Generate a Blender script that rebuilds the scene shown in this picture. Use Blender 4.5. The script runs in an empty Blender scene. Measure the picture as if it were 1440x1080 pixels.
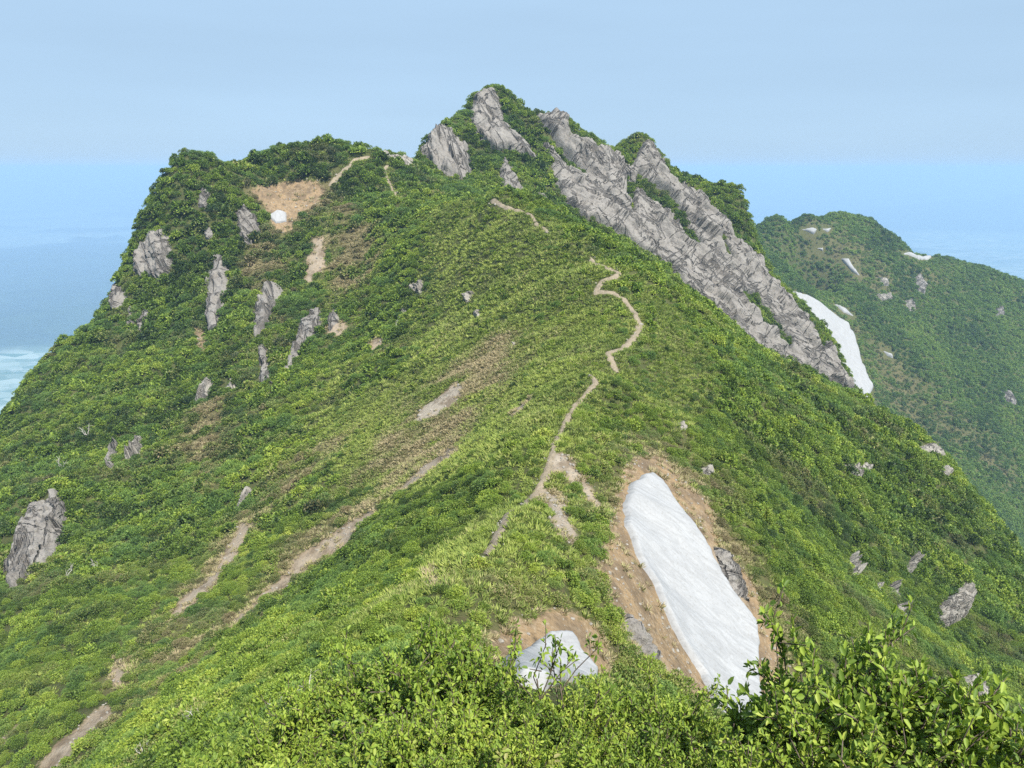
import bpy, math, random
import numpy as np
from mathutils import Vector, Matrix, Euler

R = math.radians
C = bpy.context.scene.collection
scene = bpy.context.scene
rng = np.random.default_rng(7)
random.seed(7)

# ------------------------------------------------------------------ camera, sky, sun, exposure
PITCH = R(16.3)
cam_data = bpy.data.cameras.new('camera')
cam_data.sensor_width = 36.0
cam_data.lens = 26.0                      # 1040 px focal length on the 1440 px wide photograph
cam_data.clip_start = 0.2
cam_data.clip_end = 200000
cam = bpy.data.objects.new('camera', cam_data)
cam.rotation_euler = (math.pi/2 - PITCH, 0, 0)
C.objects.link(cam)
scene.camera = cam

SUN_ELEV, SUN_AZ = R(51), R(148)          # azimuth clockwise from +y (view direction): right and behind
w = bpy.data.worlds.new('World'); scene.world = w; w.use_nodes = True
nt = w.node_tree
bg = nt.nodes['Background']
sky = nt.nodes.new('ShaderNodeTexSky'); sky.sky_type = 'NISHITA'; sky.sun_disc = False
sky.sun_elevation = SUN_ELEV; sky.sun_rotation = SUN_AZ
sky.altitude = 1300; sky.air_density = 1.0; sky.dust_density = 0.6; sky.ozone_density = 2.0
smix = nt.nodes.new('ShaderNodeMix'); smix.data_type = 'RGBA'
smix.inputs[0].default_value = 0.92
smix.inputs[7].default_value = (3.4, 4.85, 6.45, 1)      # even milky summer haze over the whole sky
nt.links.new(sky.outputs[0], smix.inputs[6])
tc = nt.nodes.new('ShaderNodeTexCoord')
mp = nt.nodes.new('ShaderNodeMapping'); mp.inputs['Scale'].default_value = (1.2, 1.2, 9)
nz = nt.nodes.new('ShaderNodeTexNoise'); nz.inputs['Scale'].default_value = 1.6; nz.inputs['Detail'].default_value = 3
mr = nt.nodes.new('ShaderNodeMapRange'); mr.inputs['From Min'].default_value = .3; mr.inputs['From Max'].default_value = .75
mr.inputs['To Min'].default_value = .97; mr.inputs['To Max'].default_value = 1.05
vm = nt.nodes.new('ShaderNodeVectorMath'); vm.operation = 'SCALE'
nt.links.new(tc.outputs['Generated'], mp.inputs[0]); nt.links.new(mp.outputs[0], nz.inputs['Vector'])
nt.links.new(nz.outputs[0], mr.inputs[0]); nt.links.new(smix.outputs[2], vm.inputs[0]); nt.links.new(mr.outputs[0], vm.inputs['Scale'])
nt.links.new(vm.outputs[0], bg.inputs[0])
bg.inputs[1].default_value = 0.082

sd = bpy.data.lights.new('sun', 'SUN'); sd.energy = 5.0; sd.angle = R(0.53); sd.color = (1, .955, .88)
sun = bpy.data.objects.new('sun', sd)
sun.rotation_euler = Euler((math.pi/2 - SUN_ELEV, 0, math.pi - SUN_AZ), 'XYZ')
# a sun lamp shines along its -Z: aim it from the sun's direction
sdir = Vector((math.sin(SUN_AZ)*math.cos(SUN_ELEV), math.cos(SUN_AZ)*math.cos(SUN_ELEV), math.sin(SUN_ELEV)))
sun.rotation_euler = sdir.to_track_quat('Z', 'Y').to_euler()
C.objects.link(sun)

vs = scene.view_settings
scene.display_settings.display_device = 'sRGB'
vs.view_transform = 'Standard'; vs.look = 'None'; vs.gamma = 1; vs.exposure = 0.74; vs.use_curve_mapping = False
scene.cycles.use_denoising = False
scene.cycles.denoiser = 'OPENIMAGEDENOISE'
scene.cycles.denoising_input_passes = 'RGB_ALBEDO_NORMAL'
scene.cycles.max_bounces = 4; scene.cycles.diffuse_bounces = 2; scene.cycles.glossy_bounces = 2
scene.cycles.transmission_bounces = 3; scene.cycles.volume_bounces = 1; scene.cycles.transparent_max_bounces = 4
scene.cycles.use_adaptive_sampling = False
scene.cycles.caustics_reflective = False; scene.cycles.caustics_refractive = False

# ------------------------------------------------------------------ noise
def _hash(ix, iy, seed):
    h = (ix.astype(np.int64)*374761393 + iy.astype(np.int64)*668265263 + seed*1442695041) & 0xFFFFFFFF
    h = ((h ^ (h >> 13))*1274126177) & 0xFFFFFFFF
    h = h ^ (h >> 16)
    return (h & 0xFFFF)/65535.0
def perlin(x, y, seed=0):
    x0 = np.floor(x); y0 = np.floor(y); fx = x-x0; fy = y-y0
    ix = x0.astype(np.int64); iy = y0.astype(np.int64)
    def g(dx, dy):
        a = _hash(ix+dx, iy+dy, seed)*2*math.pi
        return np.cos(a)*(fx-dx) + np.sin(a)*(fy-dy)
    u = fx*fx*fx*(fx*(fx*6-15)+10); v = fy*fy*fy*(fy*(fy*6-15)+10)
    a = g(0,0)*(1-u)+g(1,0)*u; b = g(0,1)*(1-u)+g(1,1)*u
    return (a*(1-v)+b*v)*1.5
def fbm(x, y, octs=4, seed=0, gain=.5):
    s = 0; a = 1; n = 0
    for o in range(octs):
        s = s + a*perlin(x*2**o + 13.7*o, y*2**o - 7.3*o, seed+o); n += a; a *= gain
    return s/n
def ridged(x, y, octs=4, seed=0):
    s = 0; a = 1; n = 0
    for o in range(octs):
        s = s + a*(1-np.abs(perlin(x*2**o, y*2**o, seed+o))*1.6); n += a; a *= .5
    return s/n
def sstep(a, b, x):
    t = np.clip((x-a)/(b-a), 0, 1); return t*t*(3-2*t)

# ------------------------------------------------------------------ the mountain's shape: surveyed points
F = 1040.0
CP, SP = math.cos(PITCH), math.sin(PITCH)
def sight(px, py):
    u = (px-720)/F; v = (540-py)/F
    return np.array([u, CP+v*SP, -SP+v*CP])
def at(px, py, d, dz=0):
    s = sight(px, py); p = s*(d/s[1]); p[2] += dz; return p

crest = [(620,830,42),(690,775,50),(735,715,61),(775,650,75),(800,590,91),(838,532,105),(853,497,118),(902,465,127),
         (880,425,139),(850,400,147),(868,385,152),(832,360,161),(790,325,175),(748,303,188),(700,276,203)]
skyline = [(600,208,308),(560,222,292),(520,212,286),(500,208,284),(470,200,284),(430,203,282),(390,216,276),(350,235,268),(300,222,262),
           (265,217,258),(240,230,257),(215,270,255),(195,320,252),(180,370,248),(168,402,245),(145,440,240),(110,475,233),
           (60,520,222),(25,560,215),(0,590,208),(-80,680,190)]
massif_sky = [(600,195,314),(625,172,318),(645,165,325),(665,140,333),(685,127,336),(710,130,336),(735,155,336),(775,156,332),(800,167,328),(835,195,325),(848,207,327),(872,210,331),
           (888,196,335),(905,189,336),(925,212,334),(945,242,331),(975,250,331),(1000,262,330),(1040,267,329),(1050,300,325),(1075,372,318),
           (1110,405,312),(1150,450,303),(1180,500,293),(1205,555,282),(1232,610,272)]
rib_sky = [(760,290,207),(800,304,203),(830,335,197),(880,352,190),(945,392,178),(1000,435,172),(1050,482,170),(1120,522,170),(1200,560,173),(1230,580,175),(1300,610,172),
           (1340,660,165),(1380,720,158),(1440,790,152),(1500,870,148)]
massif = [(690,200,318),(690,165,329),(620,250,300),(600,225,304),(740,270,300),(740,215,318),(800,285,303),(800,225,322),
          (850,300,300),(850,245,318),(900,345,296),(900,270,318),(950,390,292),(960,305,315),(1000,425,288),(1000,340,308),
          (1050,485,280),(1050,390,306),(1100,500,283),(1100,440,302),(1150,530,281),(660,225,312),
          (600,265,277),(640,262,284),(560,280,258),(545,240,276),(400,265,268),(400,298,258),(385,330,250),(440,270,266),(475,245,272)]
flank_l = [(640,288,218),(620,295,222),(560,310,240),(500,310,250),(500,380,226),(600,360,207),(660,330,204),(750,380,167),(700,430,160),(620,450,177),
           (520,460,195),(450,430,215),(440,360,238),(560,540,150),(680,540,132),(760,500,130),(800,450,140),(640,630,114),(540,640,125),
           (440,620,146),(400,520,180),(420,470,200),(370,440,212),(305,410,228),(345,320,250),(250,300,247),(260,380,237),(210,370,241),
           (200,450,228),(290,480,205),(340,540,179),(250,580,178),(160,560,190),(100,620,172),(160,640,160),(220,660,154),(300,640,153),
           (340,720,131),(240,740,131),(150,740,135),(50,700,142),(50,790,124),(0,700,147),(0,850,112),(90,850,108),(200,860,103),(300,800,111),
           (400,720,119),(470,790,101),(400,850,90),(330,880,89),(250,950,81),(170,980,80),(100,950,87),(40,1050,73),(0,980,85),(560,720,94),
           (600,680,97),(690,620,99),(750,590,93),(640,760,66),(540,830,57),(560,770,72),(450,900,48),(300,1000,39),(150,1080,45),(400,1060,23),
           (-150,900,110),(-150,760,140)]
flank_r = [(800,690,72),(870,600,96),(930,560,112),(905,664,79),(860,720,68),(1000,610,104),(960,480,132),(1000,450,152),(1100,530,162),(950,410,168),(1064,676,104),(1180,640,132),(1250,680,140),(1325,881,107),(1315,805,125),(1200,790,107),(1130,750,95),
           (1440,900,117),(1440,1000,88),(1250,1000,66),(1370,960,86),(1000,740,77),(960,720,74),(985,840,64.5),(930,800,65),(880,790,59),(1050,990,55),(1100,900,66),
           (980,950,54.5),(850,850,49),(770,930,40),(800,885,42.5),(840,960,41.5),(720,860,43),(700,905,38),(900,930,47)]
hill = [(1060,330,640),(1100,308,640),(1140,301,660),(1170,299,680),(1220,312,690),(1260,338,690),(1280,353,685),(1330,360,690),(1380,380,690),(1440,397,690),(1560,460,690),
        (1100,370,600),(1100,412,552),(1180,400,600),(1250,430,602),(1350,450,612),(1440,470,620),(1150,440,548),(1230,500,540),(1300,520,542),
        (1400,560,540),(1440,620,510),(1230,575,492),(1300,620,496),(1350,640,482),(1400,700,456),(1440,750,432),(1560,850,420)]
ctl = [at(*p) for p in crest+skyline+massif_sky+rib_sky+massif+flank_l+flank_r+hill]
for p in skyline: ctl += [at(p[0], p[1], p[2]+22, -19), at(p[0], p[1], p[2]+70, -75)]
for p in massif_sky: ctl += [at(p[0], p[1], p[2]+20, -22), at(p[0], p[1], p[2]+60, -75)]
for p in rib_sky[1:]: ctl += [at(p[0], p[1], p[2]+22, -11)]
for p in rib_sky[4:]: ctl += [at(p[0], p[1], p[2]+48, -32)]
for p in hill[:11]: ctl += [at(p[0], p[1], p[2]+60, -35), at(p[0], p[1], p[2]+180, -150)]
for p in [(1205,555,385),(1150,470,430),(1110,420,460),(1300,640,340),(1440,800,300)]: ctl += [at(*p, -32)]
ctl += [np.array(p, float) for p in [(700+0,0,0)][:0]]
ctl += [np.array(p, float) for p in [
    (0,0,-1.7),(0,2,-2.9),(0,4.5,-5.6),(-.3,9,-9.2),(-1.2,16,-14.2),(-3,28,-20.8),(3,6,-7.0),(5,10,-11),(8,20,-20.5),(9,30,-27.5),(16,30,-34),(24,40,-45),(-5,10,-11.2),(-10,20,-20.5),
    (-16,30,-29),(8,4,-8.5),(-6,4,-7.5),(-14,8,-17),(18,8,-20),(40,30,-52),(70,50,-78),(60,10,-65),(-45,20,-55),(-60,50,-75),(-40,0,-45),
    (0,-6,-.6),(0,-25,2),(-25,-20,-14),(28,-20,-16),(0,-70,6),(-90,-60,-60),(100,-60,-70),(-120,40,-110),(-150,100,-128),(-220,120,-190),(-260,220,-190),
    (-230,300,-150),(-330,0,-280),(-350,400,-330),(-150,420,-190),(0,460,-130),(150,460,-160),(0,620,-260),(-250,650,-380),(250,120,-210),(250,250,-215),
    (330,0,-290),(420,150,-290),(480,320,-300),(600,500,-260),(700,700,-230),(450,950,-260),(200,850,-330),(0,1000,-480),(750,250,-420),(800,0,-500),
    (-600,200,-560),(-600,700,-620),(-500,-300,-460),(0,-400,-40),(500,-300,-430),(900,950,-480),(250,620,-150),(180,520,-145)]]
ctl = np.array(ctl)
def _phi(dx, dy): return np.sqrt(dx*dx+dy*dy+9.0)
def _fit():
    X = ctl[:,0]; Y = ctl[:,1]; n = len(X)
    A = _phi(X[:,None]-X[None], Y[:,None]-Y[None])
    P = np.stack([np.ones(n), X/100, Y/100], 1)
    M = np.zeros((n+3, n+3)); M[:n,:n] = A - np.eye(n)*.6; M[:n,n:] = P; M[n:,:n] = P.T
    return np.linalg.solve(M, np.concatenate([ctl[:,2], np.zeros(3)]))
_w = _fit()
_w32 = _w.astype(np.float32); _cx = ctl[:,0].astype(np.float32); _cy = ctl[:,1].astype(np.float32)
def base_height(x, y):
    x = np.asarray(x, np.float32).ravel(); y = np.asarray(y, np.float32).ravel()
    out = np.empty(len(x), np.float32)
    for i in range(0, len(x), 20000):
        a = x[i:i+20000]; b = y[i:i+20000]
        out[i:i+20000] = _phi(a[:,None]-_cx, b[:,None]-_cy) @ _w32[:-3] + _w32[-3] + _w32[-2]*a/100 + _w32[-1]*b/100
    return out.astype(float)
def relief(x, y):
    """fall-line ribs and runnels, small near the camera"""
    r = np.hypot(x, y)
    amp = sstep(10, 90, r)
    near = .28*fbm(x/3.2, y/3.2, 3, 5)
    ribs = 2.4*fbm(x/45, y/10, 3, 11) + .8*fbm(x/11, y/4.5, 3, 17)
    ribs = ribs + 2.6*fbm(x/12, y/34, 3, 19)*sstep(-45, -75, x)*sstep(150, 200, y)
    ribs = ribs + 3.4*fbm(x/70, y/13, 3, 21)*sstep(0, -40, x)*sstep(90, 150, y)
    far = 9*fbm(x/75, y/60, 4, 23)*sstep(380, 520, y)
    return near*sstep(2, 12, r) + ribs*amp*(.55+.5*sstep(120, 260, r)) + far
def low_country(x, y):
    r = np.hypot(x-60, y-250)
    return -1400 + 1250*np.exp(-np.maximum(r-350, 0)/900.)
def height(x, y):
    x = np.asarray(x, float).ravel(); y = np.asarray(y, float).ravel()
    r = np.hypot(x-100, y-320)
    k = sstep(760, 1150, r)
    z = np.zeros_like(x)
    m = k < 1
    if m.any(): z[m] = base_height(x[m], y[m]) + relief(x[m], y[m])
    z2 = low_country(x, y) + 60*fbm(x/300, y/300, 4, 31)*sstep(600, 1400, r)
    return z*(1-k) + z2*k
def normal_at(x, y, e=1.0):
    gx = (height(x+e, y)-height(x-e, y))/(2*e); gy = (height(x, y+e)-height(x, y-e))/(2*e)
    n = np.stack([-gx, -gy, np.ones_like(gx)], -1)
    return n/np.linalg.norm(n, axis=-1, keepdims=True)
# regular lookup table of the heights for quick queries
TX0, TY0, TS, TNX, TNY = -300., -20., 1.0, 1001, 901
_tx, _ty = np.meshgrid(TX0+TS*np.arange(TNX), TY0+TS*np.arange(TNY))
TAB = height(_tx, _ty).reshape(TNY, TNX)
def hq(x, y):
    x = np.asarray(x, float); y = np.asarray(y, float)
    u = np.clip((x-TX0)/TS, 0, TNX-1.001); v = np.clip((y-TY0)/TS, 0, TNY-1.001)
    i = u.astype(int); j = v.astype(int); a = u-i; b = v-j
    return (TAB[j,i]*(1-a)+TAB[j,i+1]*a)*(1-b) + (TAB[j+1,i]*(1-a)+TAB[j+1,i+1]*a)*b
def nq(x, y, e=1.5):
    gx = (hq(x+e, y)-hq(x-e, y))/(2*e); gy = (hq(x, y+e)-hq(x, y-e))/(2*e)
    n = np.stack([-gx, -gy, np.ones_like(gx)], -1)
    return n/np.linalg.norm(n, axis=-1, keepdims=True)
MARCH = np.concatenate([np.arange(3, 60, .15), np.arange(60, 360, .4), np.arange(360, 840, 1.2)])
def ground(px, py, dmin=3):
    """where a sight line first meets the mountain (closest pass if it misses)"""
    s = sight(px, py); P = s[None]*(MARCH[MARCH >= dmin]/s[1])[:,None]
    g = P[:,2]-hq(P[:,0], P[:,1])
    hit = np.nonzero(g < 0)[0]
    k = hit[0] if len(hit) else int(np.argmin(g/np.maximum(P[:,1], 1)))
    p = P[k].copy(); p[2] = hq(p[0:1], p[1:2])[0]; return p
def visible(P, lift=1.0):
    """fraction of points with a clear line to the camera"""
    t = np.linspace(.02, .985, 90)
    Q = P[:,None,:]*t[None,:,None]; Q[...,2] += lift*t[None,:]
    return (Q[...,2] > hq(Q[...,0], Q[...,1])).all(1)
def project(P):
    P = np.asarray(P, float)
    zc = P[...,1]*CP - P[...,2]*SP; yc = P[...,1]*SP + P[...,2]*CP
    return 720+F*P[...,0]/zc, 540-F*yc/zc
# ------------------------------------------------------------------ object helpers
def tag(o, label=None, cat=None, group=None, kind=None):
    if label: o['label'] = label
    if cat: o['category'] = cat
    if group: o['group'] = group
    if kind: o['kind'] = kind
    return o
def mesh_from(name, V, Fc, mat, smooth=False, n=None):
    """V (n,3), Fc (m,k) with a constant number of corners"""
    V = np.ascontiguousarray(V, np.float32); Fc = np.ascontiguousarray(Fc, np.int32)
    me = bpy.data.meshes.new(name)
    m, k = Fc.shape
    me.vertices.add(len(V)); me.vertices.foreach_set('co', V.ravel())
    me.loops.add(m*k); me.loops.foreach_set('vertex_index', Fc.ravel())
    me.polygons.add(m); me.polygons.foreach_set('loop_start', np.arange(m, dtype=np.int32)*k)
    try: me.polygons.foreach_set('loop_total', np.full(m, k, np.int32))
    except Exception: pass
    me.polygons.foreach_set('use_smooth', np.full(m, smooth, bool))
    if mat: me.materials.append(mat)
    me.update(calc_edges=True)
    return me
def link(name, me, parent=None, loc=None):
    o = bpy.data.objects.new(name, me); C.objects.link(o)
    if parent: o.parent = parent
    if loc is not None: o.location = loc
    return o
def fattr(me, name, arr):
    a = me.attributes.new(name, 'FLOAT', 'POINT'); a.data.foreach_set('value', np.ascontiguousarray(arr, np.float32))

# ------------------------------------------------------------------ materials
class NB:
    def __init__(s, name):
        s.m = bpy.data.materials.new(name); s.m.use_nodes = True; s.t = s.m.node_tree
        s.p = s.t.nodes['Principled BSDF']; s.out = s.t.nodes['Material Output']
    def n(s, typ, **kw):
        nd = s.t.nodes.new(typ)
        for k, v in kw.items(): setattr(nd, k, v)
        return nd
    def l(s, a, b): s.t.links.new(a, b)
    def val(s, x, inp):
        if hasattr(x, 'is_output'): s.l(x, inp)
        else: inp.default_value = x
    def noise(s, vec, scale, detail=3, rough=.55, dist=0):
        nd = s.n('ShaderNodeTexNoise'); nd.inputs['Scale'].default_value = scale; nd.inputs['Detail'].default_value = detail
        nd.inputs['Roughness'].default_value = rough; nd.inputs['Distortion'].default_value = dist
        s.l(vec, nd.inputs['Vector']); return nd.outputs[0]
    def mapr(s, x, a, b, c=0, d=1):
        nd = s.n('ShaderNodeMapRange'); s.l(x, nd.inputs[0])
        for i, v in enumerate((a, b, c, d)): nd.inputs[i+1].default_value = v
        return nd.outputs[0]
    def math(s, op, a, b=0.0):
        nd = s.n('ShaderNodeMath', operation=op); s.val(a, nd.inputs[0]); s.val(b, nd.inputs[1]); return nd.outputs[0]
    def mix(s, f, a, b, mode='MIX'):
        nd = s.n('ShaderNodeMix', data_type='RGBA', blend_type=mode)
        s.val(f, nd.inputs[0])
        for x, i in ((a, 6), (b, 7)):
            if hasattr(x, 'is_output'): s.l(x, nd.inputs[i])
            else: nd.inputs[i].default_value = (*x, 1)
        return nd.outputs[2]
    def pos(s): return s.n('ShaderNodeNewGeometry').outputs['Position']
    def scaled(s, v, sc):
        nd = s.n('ShaderNodeVectorMath', operation='MULTIPLY'); s.l(v, nd.inputs[0]); nd.inputs[1].default_value = sc; return nd.outputs[0]
    def attr(s, name, typ='GEOMETRY'):
        return s.n('ShaderNodeAttribute', attribute_name=name, attribute_type=typ).outputs['Fac']
    def ramp(s, x, stops):
        nd = s.n('ShaderNodeValToRGB'); s.l(x, nd.inputs[0]); e = nd.color_ramp.elements
        while len(e) < len(stops): e.new(.5)
        for el, (p, c) in zip(e, stops): el.position = p; el.color = (*c, 1)
        return nd.outputs[0]
    def bump(s, h, strength, dist):
        nd = s.n('ShaderNodeBump'); nd.inputs['Strength'].default_value = strength; nd.inputs['Distance'].default_value = dist
        s.l(h, nd.inputs['Height']); s.l(nd.outputs[0], s.p.inputs['Normal'])
    def done(s, col=None, rough=.9, spec=.2):
        if col is not None: s.l(col, s.p.inputs['Base Color'])
        s.p.inputs['Roughness'].default_value = rough; s.p.inputs['Specular IOR Level'].default_value = spec
        return s.m

def mat_ground():
    b = NB('mountain_ground'); P = b.pos()
    n1 = b.noise(P, .35, 5); n2 = b.noise(P, 2.2, 4); n3 = b.noise(P, .05, 3)
    soil = b.attr('soil'); dry = b.attr('dry')
    under = b.mix(b.mapr(n1, .35, .65), (.045, .058, .020), (.085, .100, .032))
    under = b.mix(b.mapr(n2, .45, .7), under, (.085, .075, .035))
    drymix = b.mix(b.mapr(n2, .3, .7), (.19, .145, .08), (.12, .105, .05))
    c = b.mix(b.math('MULTIPLY', dry, .7), under, drymix)
    tan = b.mix(b.mapr(n1, .35, .65), (.29, .20, .11), (.19, .138, .085))
    tan = b.mix(b.mapr(n2, .5, .75), tan, (.33, .265, .185))
    tan = b.mix(b.mapr(b.noise(P, .9, 6, .75), .52, .66), tan, (.095, .072, .046))
    pale = b.mix(b.attr('grey'), tan, b.mix(b.mapr(n2, .3, .7), (.38, .325, .255), (.26, .225, .18)))
    pale = b.mix(b.math('MULTIPLY', b.mapr(b.noise(P, .28, 4, .6), .50, .62), .75), pale, (.135, .10, .066))
    f = b.mapr(b.math('ADD', soil, b.math('MULTIPLY', b.math('SUBTRACT', n2, .5), .9)), .38, .62)
    c = b.mix(f, c, pale)
    h = b.math('ADD', b.noise(P, 1.2, 6, .65), b.math('MULTIPLY', b.noise(P, 6, 4, .6), .35))
    b.bump(h, .9, .35)
    return b.done(c, .95, .1)
def mat_rock(name, a, bb, dark, lichen=.35, size=1.0):
    b = NB(name); P = b.pos()
    cx = b.n('ShaderNodeCombineXYZ'); ac, dn = b.attr('across'), b.attr('down'); b.l(b.math('ADD', b.math('MULTIPLY', ac, .86), b.math('MULTIPLY', dn, .5)), cx.inputs[0]); b.l(b.math('SUBTRACT', b.math('MULTIPLY', dn, .86), b.math('MULTIPLY', ac, .5)), cx.inputs[1]); Q = cx.outputs[0]
    n1 = b.noise(P, .16/size, 5, .6); n2 = b.noise(P, 1.5/size, 6, .65)
    seam = b.noise(b.scaled(Q, (1.0/size, .16/size, 1)), .15, 5, .58, .7)          # joints running down the face
    ledge = b.noise(b.scaled(Q, (.30/size, .8/size, 1)), .15, 6, .58, .7)
    c = b.mix(b.mapr(n1, .32, .68), a, bb)
    c = b.mix(b.math('MULTIPLY', b.mapr(n2, .50, .70), lichen), c, (.30, .29, .22))
    c = b.mix(b.math('MULTIPLY', b.mapr(n2, .50, .30), .45), c, dark)
    fine = b.math('ABSOLUTE', b.math('SUBTRACT', seam, .5)); cr = b.math('MULTIPLY', b.mapr(fine, 0, .034), b.mapr(b.math('ABSOLUTE', b.math('SUBTRACT', ledge, .5)), 0, .016))
    c = b.mix(cr, b.mix(.65, c, dark), c)
    h = b.math('ADD', b.math('MULTIPLY', n2, .45), b.math('ADD', b.math('MULTIPLY', cr, 1.1), b.math('MULTIPLY', ledge, .35)))
    h = b.math('ADD', h, b.math('MULTIPLY', b.noise(P, 5/size, 4, .7), .15))
    b.bump(h, .9, .9*size)
    return b.done(c, .92, .12)
def mat_snow():
    b = NB('old_snow'); P = b.pos()
    cx = b.n('ShaderNodeCombineXYZ'); b.l(b.attr('across'), cx.inputs[0]); b.l(b.math('MULTIPLY', b.attr('down'), .22), cx.inputs[1]); Q = cx.outputs[0]
    st = b.noise(Q, 1.5, 7, .68, 1.2); wide = b.noise(P, .35, 4, .6); sp = b.noise(P, 4.0, 5, .75)
    c = b.mix(b.mapr(st, .40, .62), (.335, .338, .34), (.265, .267, .268))
    c = b.mix(b.math('MULTIPLY', b.mapr(wide, .45, .65), .35), c, (.26, .262, .265))
    c = b.mix(b.math('MULTIPLY', b.mapr(sp, .53, .70), .55), c, (.17, .155, .135))
    h = b.math('ADD', b.math('MULTIPLY', b.noise(P, 1.6, 5, .6), 1.0), b.math('MULTIPLY', st, .9))
    b.bump(h, .35, .2)
    return b.done(c, .7, .2)
def mat_trail():
    b = NB('trodden_earth'); P = b.pos()
    c = b.mix(b.mapr(b.noise(P, .9, 5), .35, .65), (.30, .245, .175), (.20, .165, .115))
    c = b.mix(b.mapr(b.noise(P, 5, 4), .5, .7), c, (.34, .295, .23))
    b.bump(b.noise(P, 3.5, 6, .7), 1.0, .25)
    return b.done(c, .95, .1)
def mat_leaf(name, stops, dry=(.27, .22, .12), trans=.22, rough=.55):
    b = NB(name); P = b.pos()
    isl = b.n('ShaderNodeNewGeometry').outputs['Random Per Island']
    tint = b.attr('tint', 'INSTANCER'); dr = b.attr('dry', 'INSTANCER')
    x = b.math('ADD', tint, b.math('MULTIPLY', b.math('SUBTRACT', isl, .5), .5))
    c = b.ramp(x, stops)
    d = b.math('ADD', b.math('MULTIPLY', dr, 1.5), b.math('MULTIPLY', b.math('SUBTRACT', isl, .85), 1.0))
    c = b.mix(b.mapr(d, .05, .95), c, dry)
    tr = b.n('ShaderNodeBsdfTranslucent'); b.l(b.mix(1.0, c, (1.25, 1.35, .75), 'MULTIPLY'), tr.inputs[0])
    ms = b.n('ShaderNodeMixShader'); ms.inputs[0].default_value = trans
    b.done(c, rough, .3)
    b.l(b.p.outputs[0], ms.inputs[1]); b.l(tr.outputs[0], ms.inputs[2]); b.l(ms.outputs[0], b.out.inputs[0])
    return b.m
def mat_bark(name, a, c2):
    b = NB(name); P = b.pos()
    c = b.mix(b.mapr(b.noise(b.scaled(P, (6, 6, 1.5)), 4, 4), .35, .65), a, c2)
    return b.done(c, .85, .15)
M_GROUND = mat_ground()
M_ROCK = mat_rock('grey_rock', (.185, .170, .154), (.265, .246, .226), (.058, .052, .046))
M_PALE = mat_rock('pale_weathered_rock', (.34, .315, .275), (.25, .23, .20), (.10, .09, .08), .2, .5)
M_SNOW = mat_snow(); M_TRAIL = mat_trail()
GREEN = [(0, (.026, .050, .011)), (.35, (.110, .178, .025)), (.65, (.222, .305, .038)), (1, (.36, .41, .066))]
M_LEAF = mat_leaf('shrub_leaves', GREEN)
M_TREE = mat_leaf('hillside_leaves', [(0, (.038, .070, .022)), (.4, (.110, .198, .040)), (.7, (.200, .295, .056)), (1, (.25, .32, .075))], trans=.18)
M_GRASS = mat_leaf('mountain_grass', [(0, (.10, .15, .03)), (.4, (.23, .29, .06)), (.7, (.33, .385, .085)), (1, (.42, .42, .14))], dry=(.40, .33, .20), trans=.22, rough=.7)
M_BARK = mat_bark('brown_bark', (.10, .075, .05), (.17, .14, .11))
M_DEAD = mat_bark('bleached_wood', (.55, .52, .48), (.40, .37, .33))

# ------------------------------------------------------------------ outlines seen in the survey, laid on the ground
def lay(poly, spread=40, dmin=3):
    P = np.array([ground(px, py, dmin) for px, py in poly])
    med = np.median(P[:,1])
    for i, (px, py) in enumerate(poly):
        if abs(P[i,1]-med) > spread:
            s = sight(px, py); q = s*(med/s[1]); P[i] = (q[0], q[1], hq(q[0:1], q[1:2])[0])
    return P
def sdf(x, y, poly):
    """signed distance, inside positive"""
    best = np.full(x.shape, 1e9); ins = np.zeros(x.shape, bool); n = len(poly)
    for i in range(n):
        ax, ay = poly[i][:2]; bx, by = poly[(i+1) % n][:2]
        dx, dy = bx-ax, by-ay; L = dx*dx+dy*dy+1e-9
        t = np.clip(((x-ax)*dx+(y-ay)*dy)/L, 0, 1)
        best = np.minimum(best, (x-ax-t*dx)**2+(y-ay-t*dy)**2)
        if dy != 0:
            cond = ((ay > y) != (by > y)) & (x < dx*(y-ay)/dy+ax); ins ^= cond
    d = np.sqrt(best); return np.where(ins, d, -d)
def field(x, y, polys, soft):
    out = np.zeros(x.shape)
    for P in polys:
        lo = P[:,:2].min(0)-soft*2-1; hi = P[:,:2].max(0)+soft*2+1
        m = (x > lo[0]) & (x < hi[0]) & (y > lo[1]) & (y < hi[1])
        if m.any(): out[m] = np.maximum(out[m], sstep(-soft, soft, sdf(x[m], y[m], P)))
    return out
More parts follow.
